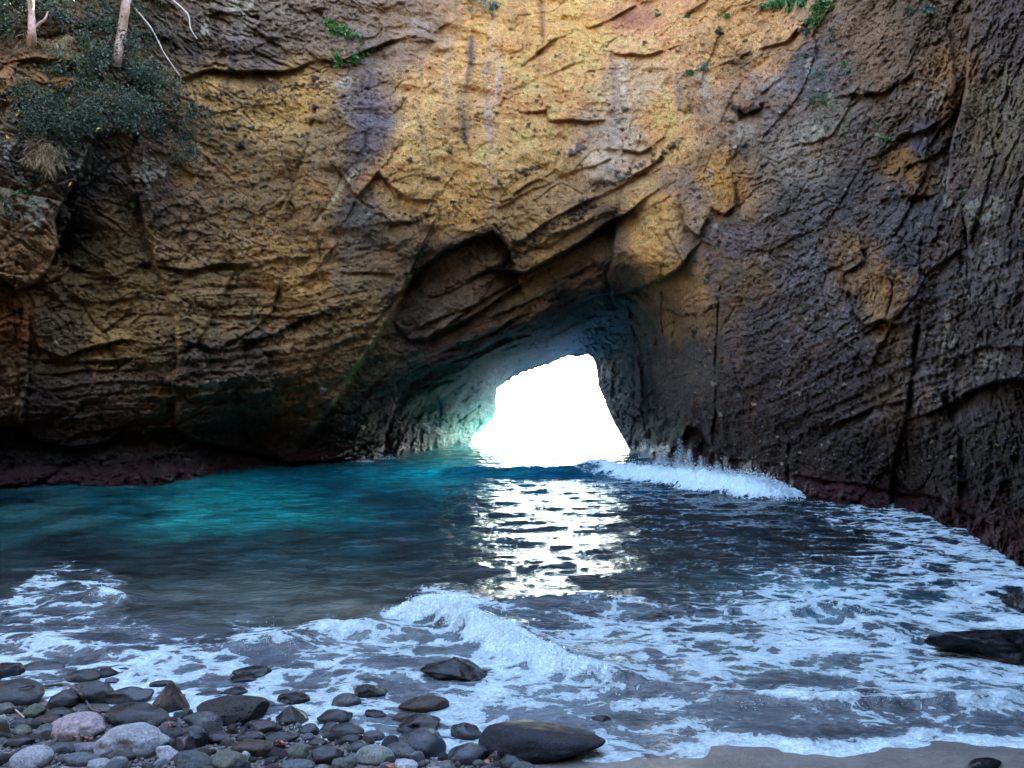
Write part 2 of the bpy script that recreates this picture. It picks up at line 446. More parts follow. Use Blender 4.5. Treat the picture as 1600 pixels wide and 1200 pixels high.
ledge([(285, 528), (330, 545), (372, 548), (400, 530)], .6, 18, .4)
for y0, am in ((560, .3), (580, .35), (604, .35), (622, .4), (641, .35), (661, .45)):
    ledge([(285, y0 + 6), (350, y0 + 2), (420, y0 - 8), (500, y0 - 28)], am, 10, .6)
ledge([(640, 428), (612, 486), (576, 545), (546, 590), (520, 632), (498, 660)][::-1], 1.7, 42, .35, 8)
ledge([(498, 392), (560, 388), (620, 378)], .6, 20, .4); ledge([(500, 430), (560, 428), (626, 424)], .9, 22, .45)
ledge([(500, 470), (545, 462), (600, 450)], .5, 14, .5); ledge([(520, 500), (560, 492), (590, 486)], .5, 12, .5); ledge([(520, 540), (560, 525)], .4, 12, .5)
crack([(457, 480), (462, 560), (470, 620), (474, 660)], .35)
crack([(500, 380), (512, 470), (518, 560)], .3)
ledge([(376, 630), (380, 664), (398, 690), (425, 706)], .8, 14, .3)
ledge([(-40, 660), (30, 664), (60, 690), (110, 700), (165, 690), (190, 672), (270, 668), (300, 688), (345, 700), (395, 704), (450, 722), (500, 722), (545, 706), (585, 690)], 1.5, 24, .25, 4)
ledge([(158, 640), (165, 660), (180, 676), (230, 684), (262, 668)], .9, 16, .2)
# --- upper left
ledge([(270, 128), (337, 108), (400, 110), (439, 112), (506, 92), (530, 96)], .9, 22, .5)
ledge([(0, 100), (60, 92), (110, 100)], .9, 30, .4); ledge([(0, 160), (60, 158), (100, 140)], .9, 26, .3)
ledge([(395, 78), (430, 98), (460, 106)], .5, 10, .3); ledge([(388, 42), (440, 75), (462, 98)], .4, 10, .3); ledge([(340, 25), (370, 50), (420, 60)], .5, 12, .3)
for L in ([(420, 150), (400, 200), (375, 235)], [(500, 130), (490, 180), (470, 250), (440, 330)], [(560, 240), (520, 310), (480, 370)], [(440, 300), (410, 350), (375, 395)],
          [(320, 330), (300, 370), (290, 410)], [(590, 90), (572, 160), (570, 235)]):
    crack(L, .3, 3)
ledge([(520, 250), (556, 300), (590, 330)], .5, 22, .3)
ledge([(440, 250), (455, 300), (450, 340)][::-1], .5, 26, .2)
# --- upper middle
ledge([(560, 84), (580, 76), (630, 64), (655, 56), (678, 46)], 1.2, 20, .5)
ledge([(800, 121), (822, 96), (850, 74), (925, 44), (1002, 10)], .8, 16, .6)
ledge([(800, 140), (850, 118), (905, 96), (950, 70)], .6, 14, .5)
ledge([(804, 174), (852, 172), (858, 188), (905, 186), (952, 184)], .8, 16, .5)
ledge([(950, 86), (1006, 90), (1040, 78)], .8, 14, .5); ledge([(965, 238), (1000, 240), (1020, 228)], 1.0, 14, .5); ledge([(990, 278), (1015, 268)], .9, 12, .4)
ledge([(800, 306), (822, 292), (850, 276)], .7, 14, .5); ledge([(770, 330), (830, 300), (900, 270), (960, 250)], .4, 12, .6)
ledge([(560, 312), (590, 268), (640, 312), (676, 318), (690, 300)], .9, 24, .35)
ledge([(600, 350), (650, 350), (700, 330), (740, 328)], .5, 18, .4)
crack([(719, 165), (726, 216), (753, 287), (763, 337), (786, 378), (800, 394)], .5, 2.5)
crack([(655, 175), (668, 225), (675, 260)], .3); crack([(600, 262), (612, 290), (628, 330)], .25); crack([(970, 130), (972, 200), (974, 260)], .3)
crack([(845, 60), (842, 120)], .25)
# --- arch brow, the hollow below it and the slab that leads back to the opening
ledge([(632, 448), (660, 415), (700, 388), (740, 368), (768, 362), (796, 388), (806, 420)], 2.0, 46, .25, 8)
ledge([(806, 425), (822, 428), (860, 405), (920, 371), (968, 338)], 3.0, 30, .25, 4)
ledge([(815, 398), (870, 368), (930, 342)], .7, 12, .5); ledge([(805, 385), (850, 355), (905, 322), (960, 300), (1040, 240)], .9, 12, .6)
ledge([(668, 526), (720, 502), (780, 470), (822, 440)], 1.6, 16, .6)
ledge([(676, 560), (730, 535), (800, 500)], .8, 10, .5)
ledge([(655, 588), (690, 572), (740, 548), (800, 520)], 1.4, 20, .5)
for q_ in ((660, 470, 120, .7), (690, 452, 110, .5), (668, 505, 150, .8), (720, 440, 80, .5), (700, 545, 130, .7), (760, 500, 110, .8), (820, 500, 80, .6), (850, 470, 80, .6), (780, 545, 90, .5), (870, 440, 70, .6)):
    ledge([(q_[0], q_[1]), (q_[0] + q_[2] * .5, q_[1] - q_[2] * .2), (q_[0] + q_[2], q_[1] - q_[2] * .46)], q_[3], 9, .6)
ledge([(640, 612), (672, 602), (720, 588)], 1.2, 10, .3)
ledge([(960, 470), (954, 430), (956, 385), (962, 345)], 2.2, 30, -.2, 6) if False else ledge([(962, 345), (956, 385), (954, 430), (958, 466)], 1.7, 26, .1, 6)
ledge([(955, 462), (985, 458), (1010, 448), (1058, 420), (1066, 410)], 1.6, 26, .3, 6)
ledge([(1008, 452), (1030, 480), (1060, 492), (1090, 486)], .9, 20, .3)
crack([(1030, 340), (1058, 392), (1066, 410)], .5); crack([(1015, 355), (1045, 395)], .25)
ledge([(985, 500), (1000, 560), (1005, 640)][::-1], 1.2, 30, .2)
ledge([(600, 700), (615, 640), (632, 600)], .9, 22, .2)
crack([(660, 700), (652, 650), (668, 615)], .6, 4)
# --- right wall
crack([(1122, 380), (1126, 450), (1118, 540), (1117, 640), (1112, 725)], 1.1, 3)
ledge([(1062, 690), (1078, 668), (1100, 680), (1114, 705)], 2.2, 30, .2)
ledge([(1112, 700), (1140, 715), (1190, 722)], 1.2, 16, .2)
crack([(1436, 512), (1428, 582), (1421, 636), (1397, 710), (1391, 790)], 1.8, 3.2)
ledge([(1437, 440), (1436, 512), (1428, 582), (1421, 636), (1397, 710), (1391, 790)][::-1], .9, 36, .2) 
crack([(1414, 690), (1420, 740), (1418, 785)], .8, 2.5); crack([(1233, 700), (1232, 765)], 1.2, 4)
ledge([(1522, 34), (1512, 135), (1495, 189), (1485, 236), (1482, 297), (1502, 337), (1515, 398)], 1.5, 46, .5, 20)
crack([(1522, 34), (1512, 135), (1495, 189), (1485, 236), (1482, 297), (1502, 337), (1515, 398)], .8, 3)
ledge([(1345, 147), (1380, 142), (1410, 127)], 1.4, 12, .5); ledge([(1155, 88), (1180, 78), (1228, 62), (1252, 40)], 1.0, 14, .4)
ledge([(1160, 88), (1172, 120)], .6, 12, .3); ledge([(1180, 150), (1200, 140), (1222, 120)], .6, 10, .4)
ledge([(1328, 452), (1336, 492), (1352, 512), (1384, 498), (1400, 506), (1430, 506)], 1.0, 14, .6); ledge([(1436, 510), (1437, 476), (1412, 442), (1384, 434)][::-1], .8, 12, .6)
crack([(1398, 440), (1392, 470), (1384, 494)], .6, 2.5); ledge([(1345, 526), (1370, 512), (1392, 508)], .9, 12, .3)
ledge([(1290, 418), (1320, 426), (1350, 412), (1346, 390)], .8, 14, .4)
ledge([(1062, 300), (1066, 350), (1092, 370), (1104, 340)], 1.3, 14, .6); ledge([(1106, 320), (1130, 336), (1146, 320), (1142, 250)], 1.0, 12, .5)
ledge([(1150, 166), (1164, 178), (1188, 172), (1182, 160)], 1.2, 8, .5)
ledge([(1400, 222), (1440, 208), (1482, 176)], .8, 18, .4); ledge([(1410, 268), (1450, 250), (1484, 224)], .7, 16, .4); ledge([(1395, 310), (1440, 305), (1482, 298)], 1.1, 20, .4)
ledge([(1300, 660), (1360, 640), (1420, 626)], .6, 12, .4); ledge([(1480, 640), (1500, 690), (1500, 750)][::-1], 1.4, 60, .3)
ledge([(1500, 620), (1545, 600), (1620, 590)], 1.8, 50, .3); ledge([(1500, 560), (1535, 540), (1600, 545)], .8, 20, .3)
ledge([(1235, 740), (1300, 752), (1390, 765), (1470, 780), (1530, 810)], .8, 14, .2)
ledge([(1070, 290), (1120, 270), (1160, 230)], .4, 12, .3)
for x0, y0, L in ((1150, 420, 120), (1180, 470, 160), (1140, 520, 150), (1240, 560, 150), (1160, 610, 180), (1300, 600, 110), (1190, 350, 120), (1290, 330, 90), (1340, 270, 70),
                  (1230, 660, 130), (1440, 380, 60), (1530, 250, 70), (1540, 420, 70), (1330, 700, 70), (1180, 280, 80), (1540, 120, 70), (1420, 80, 60)):
    ledge([(x0, y0), (x0 + L * .5, y0 - L * .17), (x0 + L, y0 - L * .42)], .20, 7, .3)

jr = int(np.searchsorted(rows, 420)); arc_ = np.concatenate([[0], np.cumsum(np.minimum(np.hypot(np.diff(WX[jr]), np.diff(WY[jr])), .25))]); ARC = np.broadcast_to(arc_, PX.shape)
# joint-bounded blocks: every cell of a warped point set is a tilted plane
def cells(scale, seed, amp_off, amp_tilt, stretch=(1, 1), rot=0.):
    r = np.random.default_rng(seed)
    U = ARC + .9 * fbm(WX / 3 + seed, WY / 3, WZ / 3, 3); V = WZ + .9 * fbm(WX / 3, WY / 3 + seed, WZ / 3 + 9, 3)
    u = (U * math.cos(rot) + V * math.sin(rot)) / scale / stretch[0]; v = (-U * math.sin(rot) + V * math.cos(rot)) / scale / stretch[1]
    T = 256; jx = r.random((T, T)); jy = r.random((T, T)); o = r.normal(size=(T, T)); tx = r.normal(size=(T, T)); ty = r.normal(size=(T, T))
    iu = np.floor(u).astype(int); iv = np.floor(v).astype(int)
    best = np.full(u.shape, 1e9); sec = np.full(u.shape, 1e9); res = np.zeros(u.shape)
    for a in (-1, 0, 1):
        for b in (-1, 0, 1):
            i, j = (iu + a) % T, (iv + b) % T
            dx = u - (iu + a + jx[i, j]); dy = v - (iv + b + jy[i, j]); d = dx * dx + dy * dy
            val = amp_off * o[i, j] + amp_tilt * (tx[i, j] * dx + ty[i, j] * dy)
            m = d < best
            sec = np.where(m, best, np.minimum(sec, d)); res = np.where(m, val, res); best = np.where(m, d, best)
    return res, np.sqrt(sec) - np.sqrt(best)

right = sstep(1040, 1160, QX + .1 * QY); low = sstep(380, 520, QY)
ochre_zone = sstep(-1, 1, gmix([(700, 150, 1), (900, 200, 1), (1050, 150, 1), (620, 300, .7), (1000, 380, .8), (400, 250, .3), (300, 600, -1), (600, 600, -1), (850, 480, -1),
                       (1250, 300, -1), (1400, 500, -1.2), (1500, 100, -1), (1200, 100, .2), (100, 300, -.6), (400, 30, -.7)], QX, QY)[..., 0])
rough_w = np.clip(1.1 - .85 * ochre_zone, .18, 1.2)
b1, e1 = cells(3.4, 1, .32, .55, (1.25, .8), .42); b2, e2 = cells(1.25, 2, .11, .22, (1.4, .75), .42); b3, e3 = cells(.5, 3, .04, .08, (1.5, .7), .38)
OFF += rough_w * (b1 * (.45 - .12 * right) + b2 * (.8 - .5 * right) + b3 * (1 - .5 * right))
OFF += rough_w * (1 - .65 * right) * (.12 * np.exp(-(e1 / .05) ** 2) + .07 * np.exp(-(e2 / .06) ** 2))
# beds: dip grows from nearly level on the left to steep in the middle
xr = np.linspace(-40, 40, 801)
dip = .10 + .42 * sstep(-9, -1, xr) - .05 * sstep(6, 14, xr)
fx = np.cumsum(dip) * .1
FX = (PX - CX) / F * 34; FZ = (HY - PY) / F * 34
TB = FZ - np.interp(FX, xr, fx) + .7 * fbm(WX / 5, WY / 5, WZ / 5, 3) + .12 * fbm(WX * 1.2, WY * 1.2, WZ * 1.2, 2)
bed = fbm(TB * 1.1, TB * 0 + 3.3, WX / 22, 2) + .6 * noise(TB * 3.7, WX / 9, WX * 0 + 1) + .4 * noise(TB * 8.5, WX / 6, WX * 0) + .28 * noise(TB * 19, WX / 3, WX * 0 + 7)
bed_mask = np.clip(sstep(330, 500, QY) * (1 - .6 * right) + .12 * right + .05, 0, 1) * (.45 + .8 * np.clip(.5 + fbm(WX / 4, WY / 4, WZ / 4 + 40, 2), 0, 1))
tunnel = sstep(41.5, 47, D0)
OFF += .34 * bed * bed_mask
# masses, lumps, grain
OFF += .75 * fbm(WX / 6.5, WY / 6.5, WZ / 6.5 + 11, 3) * (1 - .4 * tunnel)
OFF += (.20 + .16 * rough_w) * fbm(WX / 1.5, WY / 1.5, WZ / 1.5, 4, .55)
rid = fbm(WX / 1.1 + 5, WY / 1.1, WZ / 1.1, 4, .55, True)
OFF += .08 * rough_w * rid * (1 - .4 * right)
for sc1, st_, am_ in ((2.6, 5., .10), (1.0, 4., .05)):
    t_ = st_ * fbm(ARC / sc1 + 20, WZ * 1.5 / sc1 + .5 * ARC / sc1, WY / sc1 / 3, 4, .6); fl_ = np.floor(t_)
    OFF += am_ * (.3 + rough_w) * (fl_ + sstep(.40, .60, t_ - fl_) - t_) * 1.6
OFF += .13 * (.30 + rough_w) * fbm(WX * 3.6, WY * 3.6, WZ * 3.6, 5, .8)
pk = fbm(WX * 5 + 3, WY * 5, WZ * 6, 3, .7); OFF += .16 * (.2 + rough_w) * np.maximum(pk - .22, 0)
OFF -= .07 * (.25 + rough_w) * fbm(WX * 2.2 + 3, WY * 2.2, WZ * 2.2, 4, .7, True)
# scoops in the soft yellow tuff
sc_ = fbm(WX / 2.4 + 50, WY / 2.4, WZ / 1.3, 3)
OFF += ochre_zone * .9 * np.maximum(sc_ - .02, 0)
# runnels down the face
OFF += .10 * sstep(420, 100, QY) * noise(WX * 1.6, WY * .3, WZ * .12)

# --- red weed ledge at the foot and the undercut over it
z_now = EYE + (HY - PY) / F * D0
foot = sstep(.8, .2, z_now + .5 * fbm(WX / 1.6, WY / 1.6, WZ / 1.6, 3))
leftfoot = sstep(470, 300, PX)
rightfoot = sstep(1180, 1260, PX)
OFF -= foot * (.3 * leftfoot * (1 + 1.1 * noise(WX / 1.3, WY / 1.3, WZ / 1.3)) + .5 * rightfoot + .5 * fbm(WX * 1.5, WY * 1.5, WZ * 1.5, 4, .65))
OFF += sstep(2.4, 1.5, z_now) * (1 - foot) * (1.0 * leftfoot + .3)

hd, hs = polydist(HOLE[:22], PX, PY)
near_hole = np.exp(-hd / 14.)
OFF = OFF * (1 - .2 * near_hole)
OFF += tunnel * (.35 * fbm(WX / 1.2, WY / 2, WZ / .8 + 60, 5, .65) + .12 * bed)

# --- embedded stones and pits, drawn into the sheet one by one
STAIN = np.zeros(PX.shape + (4,), np.float32)        # rgb, weight
def splat(x, y, r, amp, col=None, wgt=1., asp=1.):
    i0, i1 = np.searchsorted(cols, [x - r * 1.4, x + r * 1.4]); j0, j1 = np.searchsorted(rows, [y - r * 1.4, y + r * 1.4])
    if i1 <= i0 or j1 <= j0: return
    dx = cols[i0:i1][None] - x; dy = (rows[j0:j1][:, None] - y) * asp
    an = 1 + .25 * np.sin(3 * np.arctan2(dy, dx) + x)
    d = np.hypot(dx, dy) / (r * an)
    h = np.sqrt(np.clip(1 - d * d, 0, 1))
    OFF[j0:j1, i0:i1] += amp * h
    if col is not None:
        a = sstep(1.1, .75, d) * wgt
        for c in range(3): STAIN[j0:j1, i0:i1, c] = STAIN[j0:j1, i0:i1, c] * (1 - a) + col[c] * a
        STAIN[j0:j1, i0:i1, 3] = np.maximum(STAIN[j0:j1, i0:i1, 3], a)
darkc, greyc, palec = lin((52, 46, 46)), lin((105, 98, 98)), lin((185, 180, 172))
def scatter(n, box, rmin, rmax, pit=.35, pale=.05, amp=1.):
    x0, y0, x1, y1 = box
    for _ in range(n):
        x, y = random.uniform(x0, x1), random.uniform(y0, y1); r = rmin + (rmax - rmin) * random.random() ** 3
        if inside(HOLE, np.array([x]), np.array([y]))[0]: continue
        m = r / F * 32
        q = random.random()
        if q < pit: splat(x, y, r, amp * m * .9, darkc, .55, random.uniform(1, 1.6))
        elif q < 1 - pale: splat(x, y, r, -amp * m * 1.0, darkc if random.random() < .7 else greyc, .85, random.uniform(1, 1.5))
        else: splat(x, y, r, -amp * m * .8, palec, .8, 1.2)
scatter(900, (280, 120, 600, 380), 1.2, 4); scatter(900, (560, 60, 1100, 360), 1.0, 3.6, .3)
scatter(700, (0, 380, 640, 690), 1.3, 4, .6); scatter(1900, (1080, 60, 1620, 740), 1.2, 4.5, .35, .22)
scatter(420, (-10, 712, 420, 764), 1.6, 6, .5, .0, 1.6); scatter(300, (1240, 760, 1600, 860), 1.6, 6, .5, .0, 1.4)
scatter(300, (640, 380, 960, 600), 1.2, 3.2, .6); scatter(150, (0, 0, 280, 330), 1.3, 4, .3, .3)
def band(poly, n, spread, rmin, rmax, pale=.05):
    for _ in range(n):
        k = random.randrange(len(poly) - 1); t = random.random()
        x = poly[k][0] * (1 - t) + poly[k + 1][0] * t + random.gauss(0, 3); y = poly[k][1] * (1 - t) + poly[k + 1][1] * t + random.gauss(0, spread)
        r = rmin + (rmax - rmin) * random.random() ** 2
        splat(x, y, r, -r / F * 34 * 1.2, darkc if random.random() > pale else greyc, .9, 1.3)
band([(290, 148), (380, 150), (440, 135), (520, 128)], 90, 4, 1.6, 4)
band([(380, 540), (430, 520), (480, 496), (545, 480)], 90, 3.5, 2, 5)
band([(790, 405), (840, 370), (900, 330), (925, 318)], 150, 7, 1.8, 4.5, .2)
band([(930, 290), (985, 270), (1040, 235), (1065, 215)], 60, 4, 1.8, 4.5, .3)
band([(590, 345), (640, 340), (690, 335)], 40, 6, 1.6, 4); band([(780, 285), (830, 262), (850, 250)], 24, 3, 2, 4.5)
band([(1455, 520), (1490, 560), (1540, 570), (1580, 540)], 90, 8, 2, 5, .8); band([(1480, 180), (1500, 300), (1510, 420), (1480, 520)], 90, 8, 1.8, 4.5, .8)
band([(700, 320), (720, 318), (740, 305)], 16, 3, 1.5, 3.5)
for x, y, r, cidx in ((364, 198, 8, greyc), (376, 226, 8, darkc), (394, 199, 5, greyc), (423, 125, 5, palec), (492, 122, 7, darkc), (492, 167, 6, darkc), (906, 230, 9, greyc), (893, 238, 7, greyc),
                      (702, 236, 5, darkc), (640, 249, 5, darkc), (682, 278, 5, darkc), (1131, 262, 5, palec), (1153, 170, 10, darkc), (1178, 170, 9, darkc), (1165, 162, 11, lin((150, 110, 75))),
                      (970, 278, 7, greyc), (1007, 66, 4, darkc), (1148, 230, 4, palec), (430, 524, 8, greyc), (505, 610, 7, palec), (976, 170, 6, greyc), (255, 272, 5, palec), (600, 280, 6, darkc)):
    splat(x, y, r, -r / F * 34 * 1.2, cidx, .95, 1.3)

D = np.clip(D0 + OFF, 4.2, 62)
# opening of the arch
cpx = .25 * (PX[:-1, :-1] + PX[1:, :-1] + PX[:-1, 1:] + PX[1:, 1:]); cpy = .25 * (PY[:-1, :-1] + PY[1:, :-1] + PY[:-1, 1:] + PY[1:, 1:])
jit = 1.4 * noise(cpx / 9, cpy / 9, cpx * 0) + .5 * noise(cpx / 3.7, cpy / 3.7, cpx * 0 + 4)
keep = ~inside(HOLE, cpx + jit, cpy + jit)

# --- rock colour: lithology, iron staining, seepage, lichen, weed; sky and sea light painted into the tunnel
def C(x, y, r, g, b):
    l = lin((r, g, b)); return (x, y, l[0], l[1], l[2])
RC = [C(700,150,214,168,106), C(650,220,214,170,106), C(780,60,214,164,100), C(880,150,230,172,108), C(900,60,228,176,106), C(1020,60,226,168,116), C(990,140,214,180,140), C(1040,200,224,170,104), C(960,220,196,172,146), C(820,250,214,170,104),
      C(720,310,208,160,92), C(640,300,190,150,92), C(880,330,180,142,98), C(1020,330,218,170,104), C(1020,400,214,164,96), C(1085,300,150,124,104), C(1080,450,176,136,86), C(1130,60,206,160,106), C(1120,180,168,136,106), C(1130,290,200,150,80), C(1180,70,214,164,112),
      C(620,30,150,122,100), C(560,30,134,116,104), C(460,30,124,108,102), C(400,60,118,104,100), C(310,60,102,86,78), C(350,160,184,146,88), C(450,150,190,150,88), C(320,230,160,128,84), C(430,230,166,132,84), C(520,220,160,130,92), C(570,200,120,108,112),
      C(380,320,150,120,78), C(500,320,166,128,78), C(300,360,138,110,76), C(560,350,108,98,88), C(560,430,122,104,80), C(470,420,164,128,78), C(430,350,160,122,74), C(610,400,128,104,76), C(480,560,138,108,74), C(460,640,122,98,72), C(560,500,138,112,78),
      C(220,90,92,78,62), C(50,40,110,84,60), C(70,130,176,138,96), C(40,230,112,100,92), C(130,250,96,88,86), C(60,320,140,116,94), C(40,400,156,122,88), C(120,330,82,70,64), C(220,220,98,78,64), C(250,300,92,74,62), C(10,520,134,88,54), C(15,600,126,98,74),
      C(180,380,118,94,62), C(150,450,126,102,70), C(200,500,132,106,70), C(120,520,104,88,70), C(180,545,152,124,76), C(150,620,98,86,78), C(230,630,104,88,74), C(330,470,128,106,76), C(340,560,100,88,80), C(330,640,104,88,74), C(400,600,92,80,72), C(80,660,70,60,56),
      C(700,440,116,92,76), C(760,440,130,102,76), C(740,400,92,76,66), C(820,470,150,118,84), C(900,430,124,98,76), C(680,500,126,106,92), C(760,500,144,114,88), C(640,480,104,86,70), C(700,560,96,80,76), C(800,530,100,82,80), C(870,500,84,72,76), C(640,600,84,72,68), C(600,650,78,68,64),
      C(860,380,190,150,96), C(930,360,116,92,70), C(975,450,120,96,70), C(700,650,138,186,176), C(740,640,150,196,188), C(730,600,112,150,148), C(740,585,90,120,124), C(820,578,52,82,96), C(850,562,42,68,86), C(790,594,80,116,120), C(660,680,116,140,136), C(650,660,110,126,120), C(655,690,110,130,126), C(700,685,150,196,186), C(760,615,130,176,170), C(900,530,72,92,122), C(870,545,80,110,135), C(925,545,60,90,125), C(960,500,56,74,100), C(945,600,28,42,62), C(970,640,30,42,58), C(935,575,30,48,74), C(955,620,28,40,60), C(1000,670,56,64,80), C(975,560,60,72,96),  # tunnel points: blue and teal sky and sea light put into the colour
      C(1010,520,92,80,74), C(1050,560,82,72,70), C(1060,640,66,62,66), C(1060,500,150,118,78), C(1110,400,128,112,100), C(1150,440,132,106,76), C(1160,360,106,94,92), C(1100,560,92,82,78),
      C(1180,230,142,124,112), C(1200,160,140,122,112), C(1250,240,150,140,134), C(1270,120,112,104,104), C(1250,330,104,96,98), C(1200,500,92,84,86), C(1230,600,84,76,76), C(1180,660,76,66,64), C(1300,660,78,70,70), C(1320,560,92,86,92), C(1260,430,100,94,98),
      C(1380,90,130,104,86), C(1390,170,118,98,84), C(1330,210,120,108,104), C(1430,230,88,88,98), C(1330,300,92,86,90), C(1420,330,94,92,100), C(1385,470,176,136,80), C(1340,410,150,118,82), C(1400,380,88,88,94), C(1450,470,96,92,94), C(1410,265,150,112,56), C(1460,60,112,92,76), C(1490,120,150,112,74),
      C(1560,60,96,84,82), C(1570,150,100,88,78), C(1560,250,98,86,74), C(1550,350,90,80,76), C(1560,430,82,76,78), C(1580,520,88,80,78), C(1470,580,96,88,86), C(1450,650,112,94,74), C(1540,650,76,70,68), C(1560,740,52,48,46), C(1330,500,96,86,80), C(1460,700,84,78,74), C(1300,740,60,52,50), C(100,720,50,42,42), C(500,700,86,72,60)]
w2x, w2y = wander(44, 2.2, 5, 13)
G8 = (slice(None, None, 4), slice(None, None, 4))
cm = gmix(RC, (PX + w2x)[G8], (PY + w2y)[G8], 4.5)
# back up to the full grid
ri = np.minimum(np.arange(PX.shape[0]) / 4, cm.shape[0] - 1.001); ci = np.minimum(np.arange(PX.shape[1]) / 4, cm.shape[1] - 1.001)
r0 = ri.astype(int); c0 = ci.astype(int); ru = (ri - r0)[:, None, None]; cu = (ci - c0)[None, :, None]
colr = (cm[r0][:, c0] * (1 - ru) + cm[r0 + 1][:, c0] * ru) * (1 - cu) + (cm[r0][:, c0 + 1] * (1 - ru) + cm[r0 + 1][:, c0 + 1] * ru) * cu
# bed tone and mottling
tone = 1 + .26 * bed * (.4 + bed_mask) + (.42 + .15 * tunnel) * fbm(WX / 1.3 + 80, WY / 1.3, WZ / 1.3, 5, .62) + .05 * b3 / .04 * .6 + .10 * b2 / .11 * .5
colr *= np.clip(tone, .45, 1.7)[..., None]
def blend(mask, rgb):
    global colr
    m = np.clip(mask, 0, 1)[..., None]; colr = colr * (1 - m) + lin(rgb) * m
# iron-orange and grey veils
iron = sstep(.12, .5, fbm(WX / 2.2 + 33, WY / 2.2, WZ / 1.2, 5, .6)); blend(.28 * iron * (.3 + ochre_zone), (204, 128, 56))
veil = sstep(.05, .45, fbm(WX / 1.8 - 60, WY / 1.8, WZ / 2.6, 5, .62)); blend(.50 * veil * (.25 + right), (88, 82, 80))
# seepage streaks running down the face
def streak(poly, w, rgb, a, seed=0):
    s = window(poly, w * 3)
    d, _ = polydist(poly, PX[s] + .4 * w1x[s], PY[s])
    nz = .55 + .9 * noise(WX[s] * 3.2 + seed, WY[s], WZ[s] * .35)
    m = np.zeros(PX.shape); m[s] = np.exp(-(d / w) ** 2) * np.clip(nz, 0, 1) * a
    blend(m, rgb)
for P, wd, rgb, a in (([(578, 90), (572, 160), (566, 240), (540, 290)], 13, (100, 92, 100), .85), ([(560, 60), (552, 180), (530, 260)], 14, (84, 74, 74), .8),
        ([(738, 60), (734, 110), (722, 160), (726, 220)], 7, (84, 76, 82), .95), ([(770, 30), (778, 120), (770, 170)], 8, (196, 184, 176), .7), ([(760, 100), (764, 180), (770, 300), (765, 330)], 8, (178, 160, 150), .8),
        ([(640, 0), (655, 50), (668, 44)], 10, (176, 160, 150), .7), ([(702, 60), (695, 110), (700, 160)], 8, (190, 176, 160), .5), ([(845, 0), (848, 60), (842, 120)], 6, (128, 90, 66), .8),
        ([(660, 90), (655, 170), (668, 260)], 6, (170, 150, 128), .6), ([(960, 100), (958, 190), (952, 260)], 10, (140, 132, 134), .6), ([(975, 100), (974, 190)], 8, (214, 200, 186), .6), ([(1062, 120), (1066, 210), (1076, 290)], 8, (132, 118, 120), .7),
        ([(300, 0), (306, 90)], 8, (60, 52, 52), .8), ([(340, 0), (338, 60)], 10, (60, 54, 52), .7), ([(372, 30), (366, 110), (355, 135)], 7, (66, 62, 78), .8), ([(600, 10), (602, 60)], 5, (90, 74, 66), .7),
        ([(478, 60), (476, 100)], 10, (120, 108, 108), .6), ([(240, 360), (256, 440), (276, 505), (283, 560)], 4, (200, 160, 84), .55), ([(640, 432), (610, 492), (575, 548), (520, 632)], 4.5, (222, 190, 138), 1.3), ([(497, 655), (486, 672)], 6, (200, 180, 150), .9),
        ([(228, 642), (252, 604), (274, 580)], 3, (204, 158, 100), 1.2), ([(130, 640), (146, 590), (160, 540)], 2, (176, 150, 110), .8), ([(352, 320), (357, 400)], 2.5, (196, 150, 80), .8), ([(24, 440), (28, 560), (26, 660)], 3, (190, 140, 70), .7),
        ([(575, 245), (530, 300), (480, 372)], 4, (196, 172, 140), 1.1), ([(440, 300), (410, 350), (370, 400)], 3.5, (206, 172, 122), 1.1), ([(655, 700), (660, 640), (640, 590)], 3, (150, 150, 145), .5), ([(1300, 660), (1380, 645), (1418, 636)], 9, (128, 128, 138), .7), ([(1340, 580), (1290, 600), (1240, 615)], 7, (118, 120, 132), .6),
        ([(1270, 310), (1262, 420)], 22, (112, 108, 124), .5), ([(1180, 120), (1215, 130)], 10, (158, 148, 156), .7), ([(1215, 190), (1196, 210)], 12, (150, 142, 150), .6), ([(600, 500), (560, 580), (520, 640)], 3, (180, 150, 104), .4)):
    streak(P, wd, rgb, a, P[0][0])
st = sstep(.0, .6, noise(WX * 1.9 + .5 * noise(WX, WY, WZ * .6), WY * .4, WZ * .3) + .4 * noise(WX * 5, WY, WZ * .3)) * sstep(330, 60, PY)
blend(.3 * st * sstep(300, 420, PX) * sstep(1130, 1000, PX), (120, 100, 92))
# reddish patch at the top
s_ = np.exp(-(((QX - 985) / 40) ** 2 + ((QY - 32) / 18) ** 2)); blend(.8 * s_, (140, 84, 78))
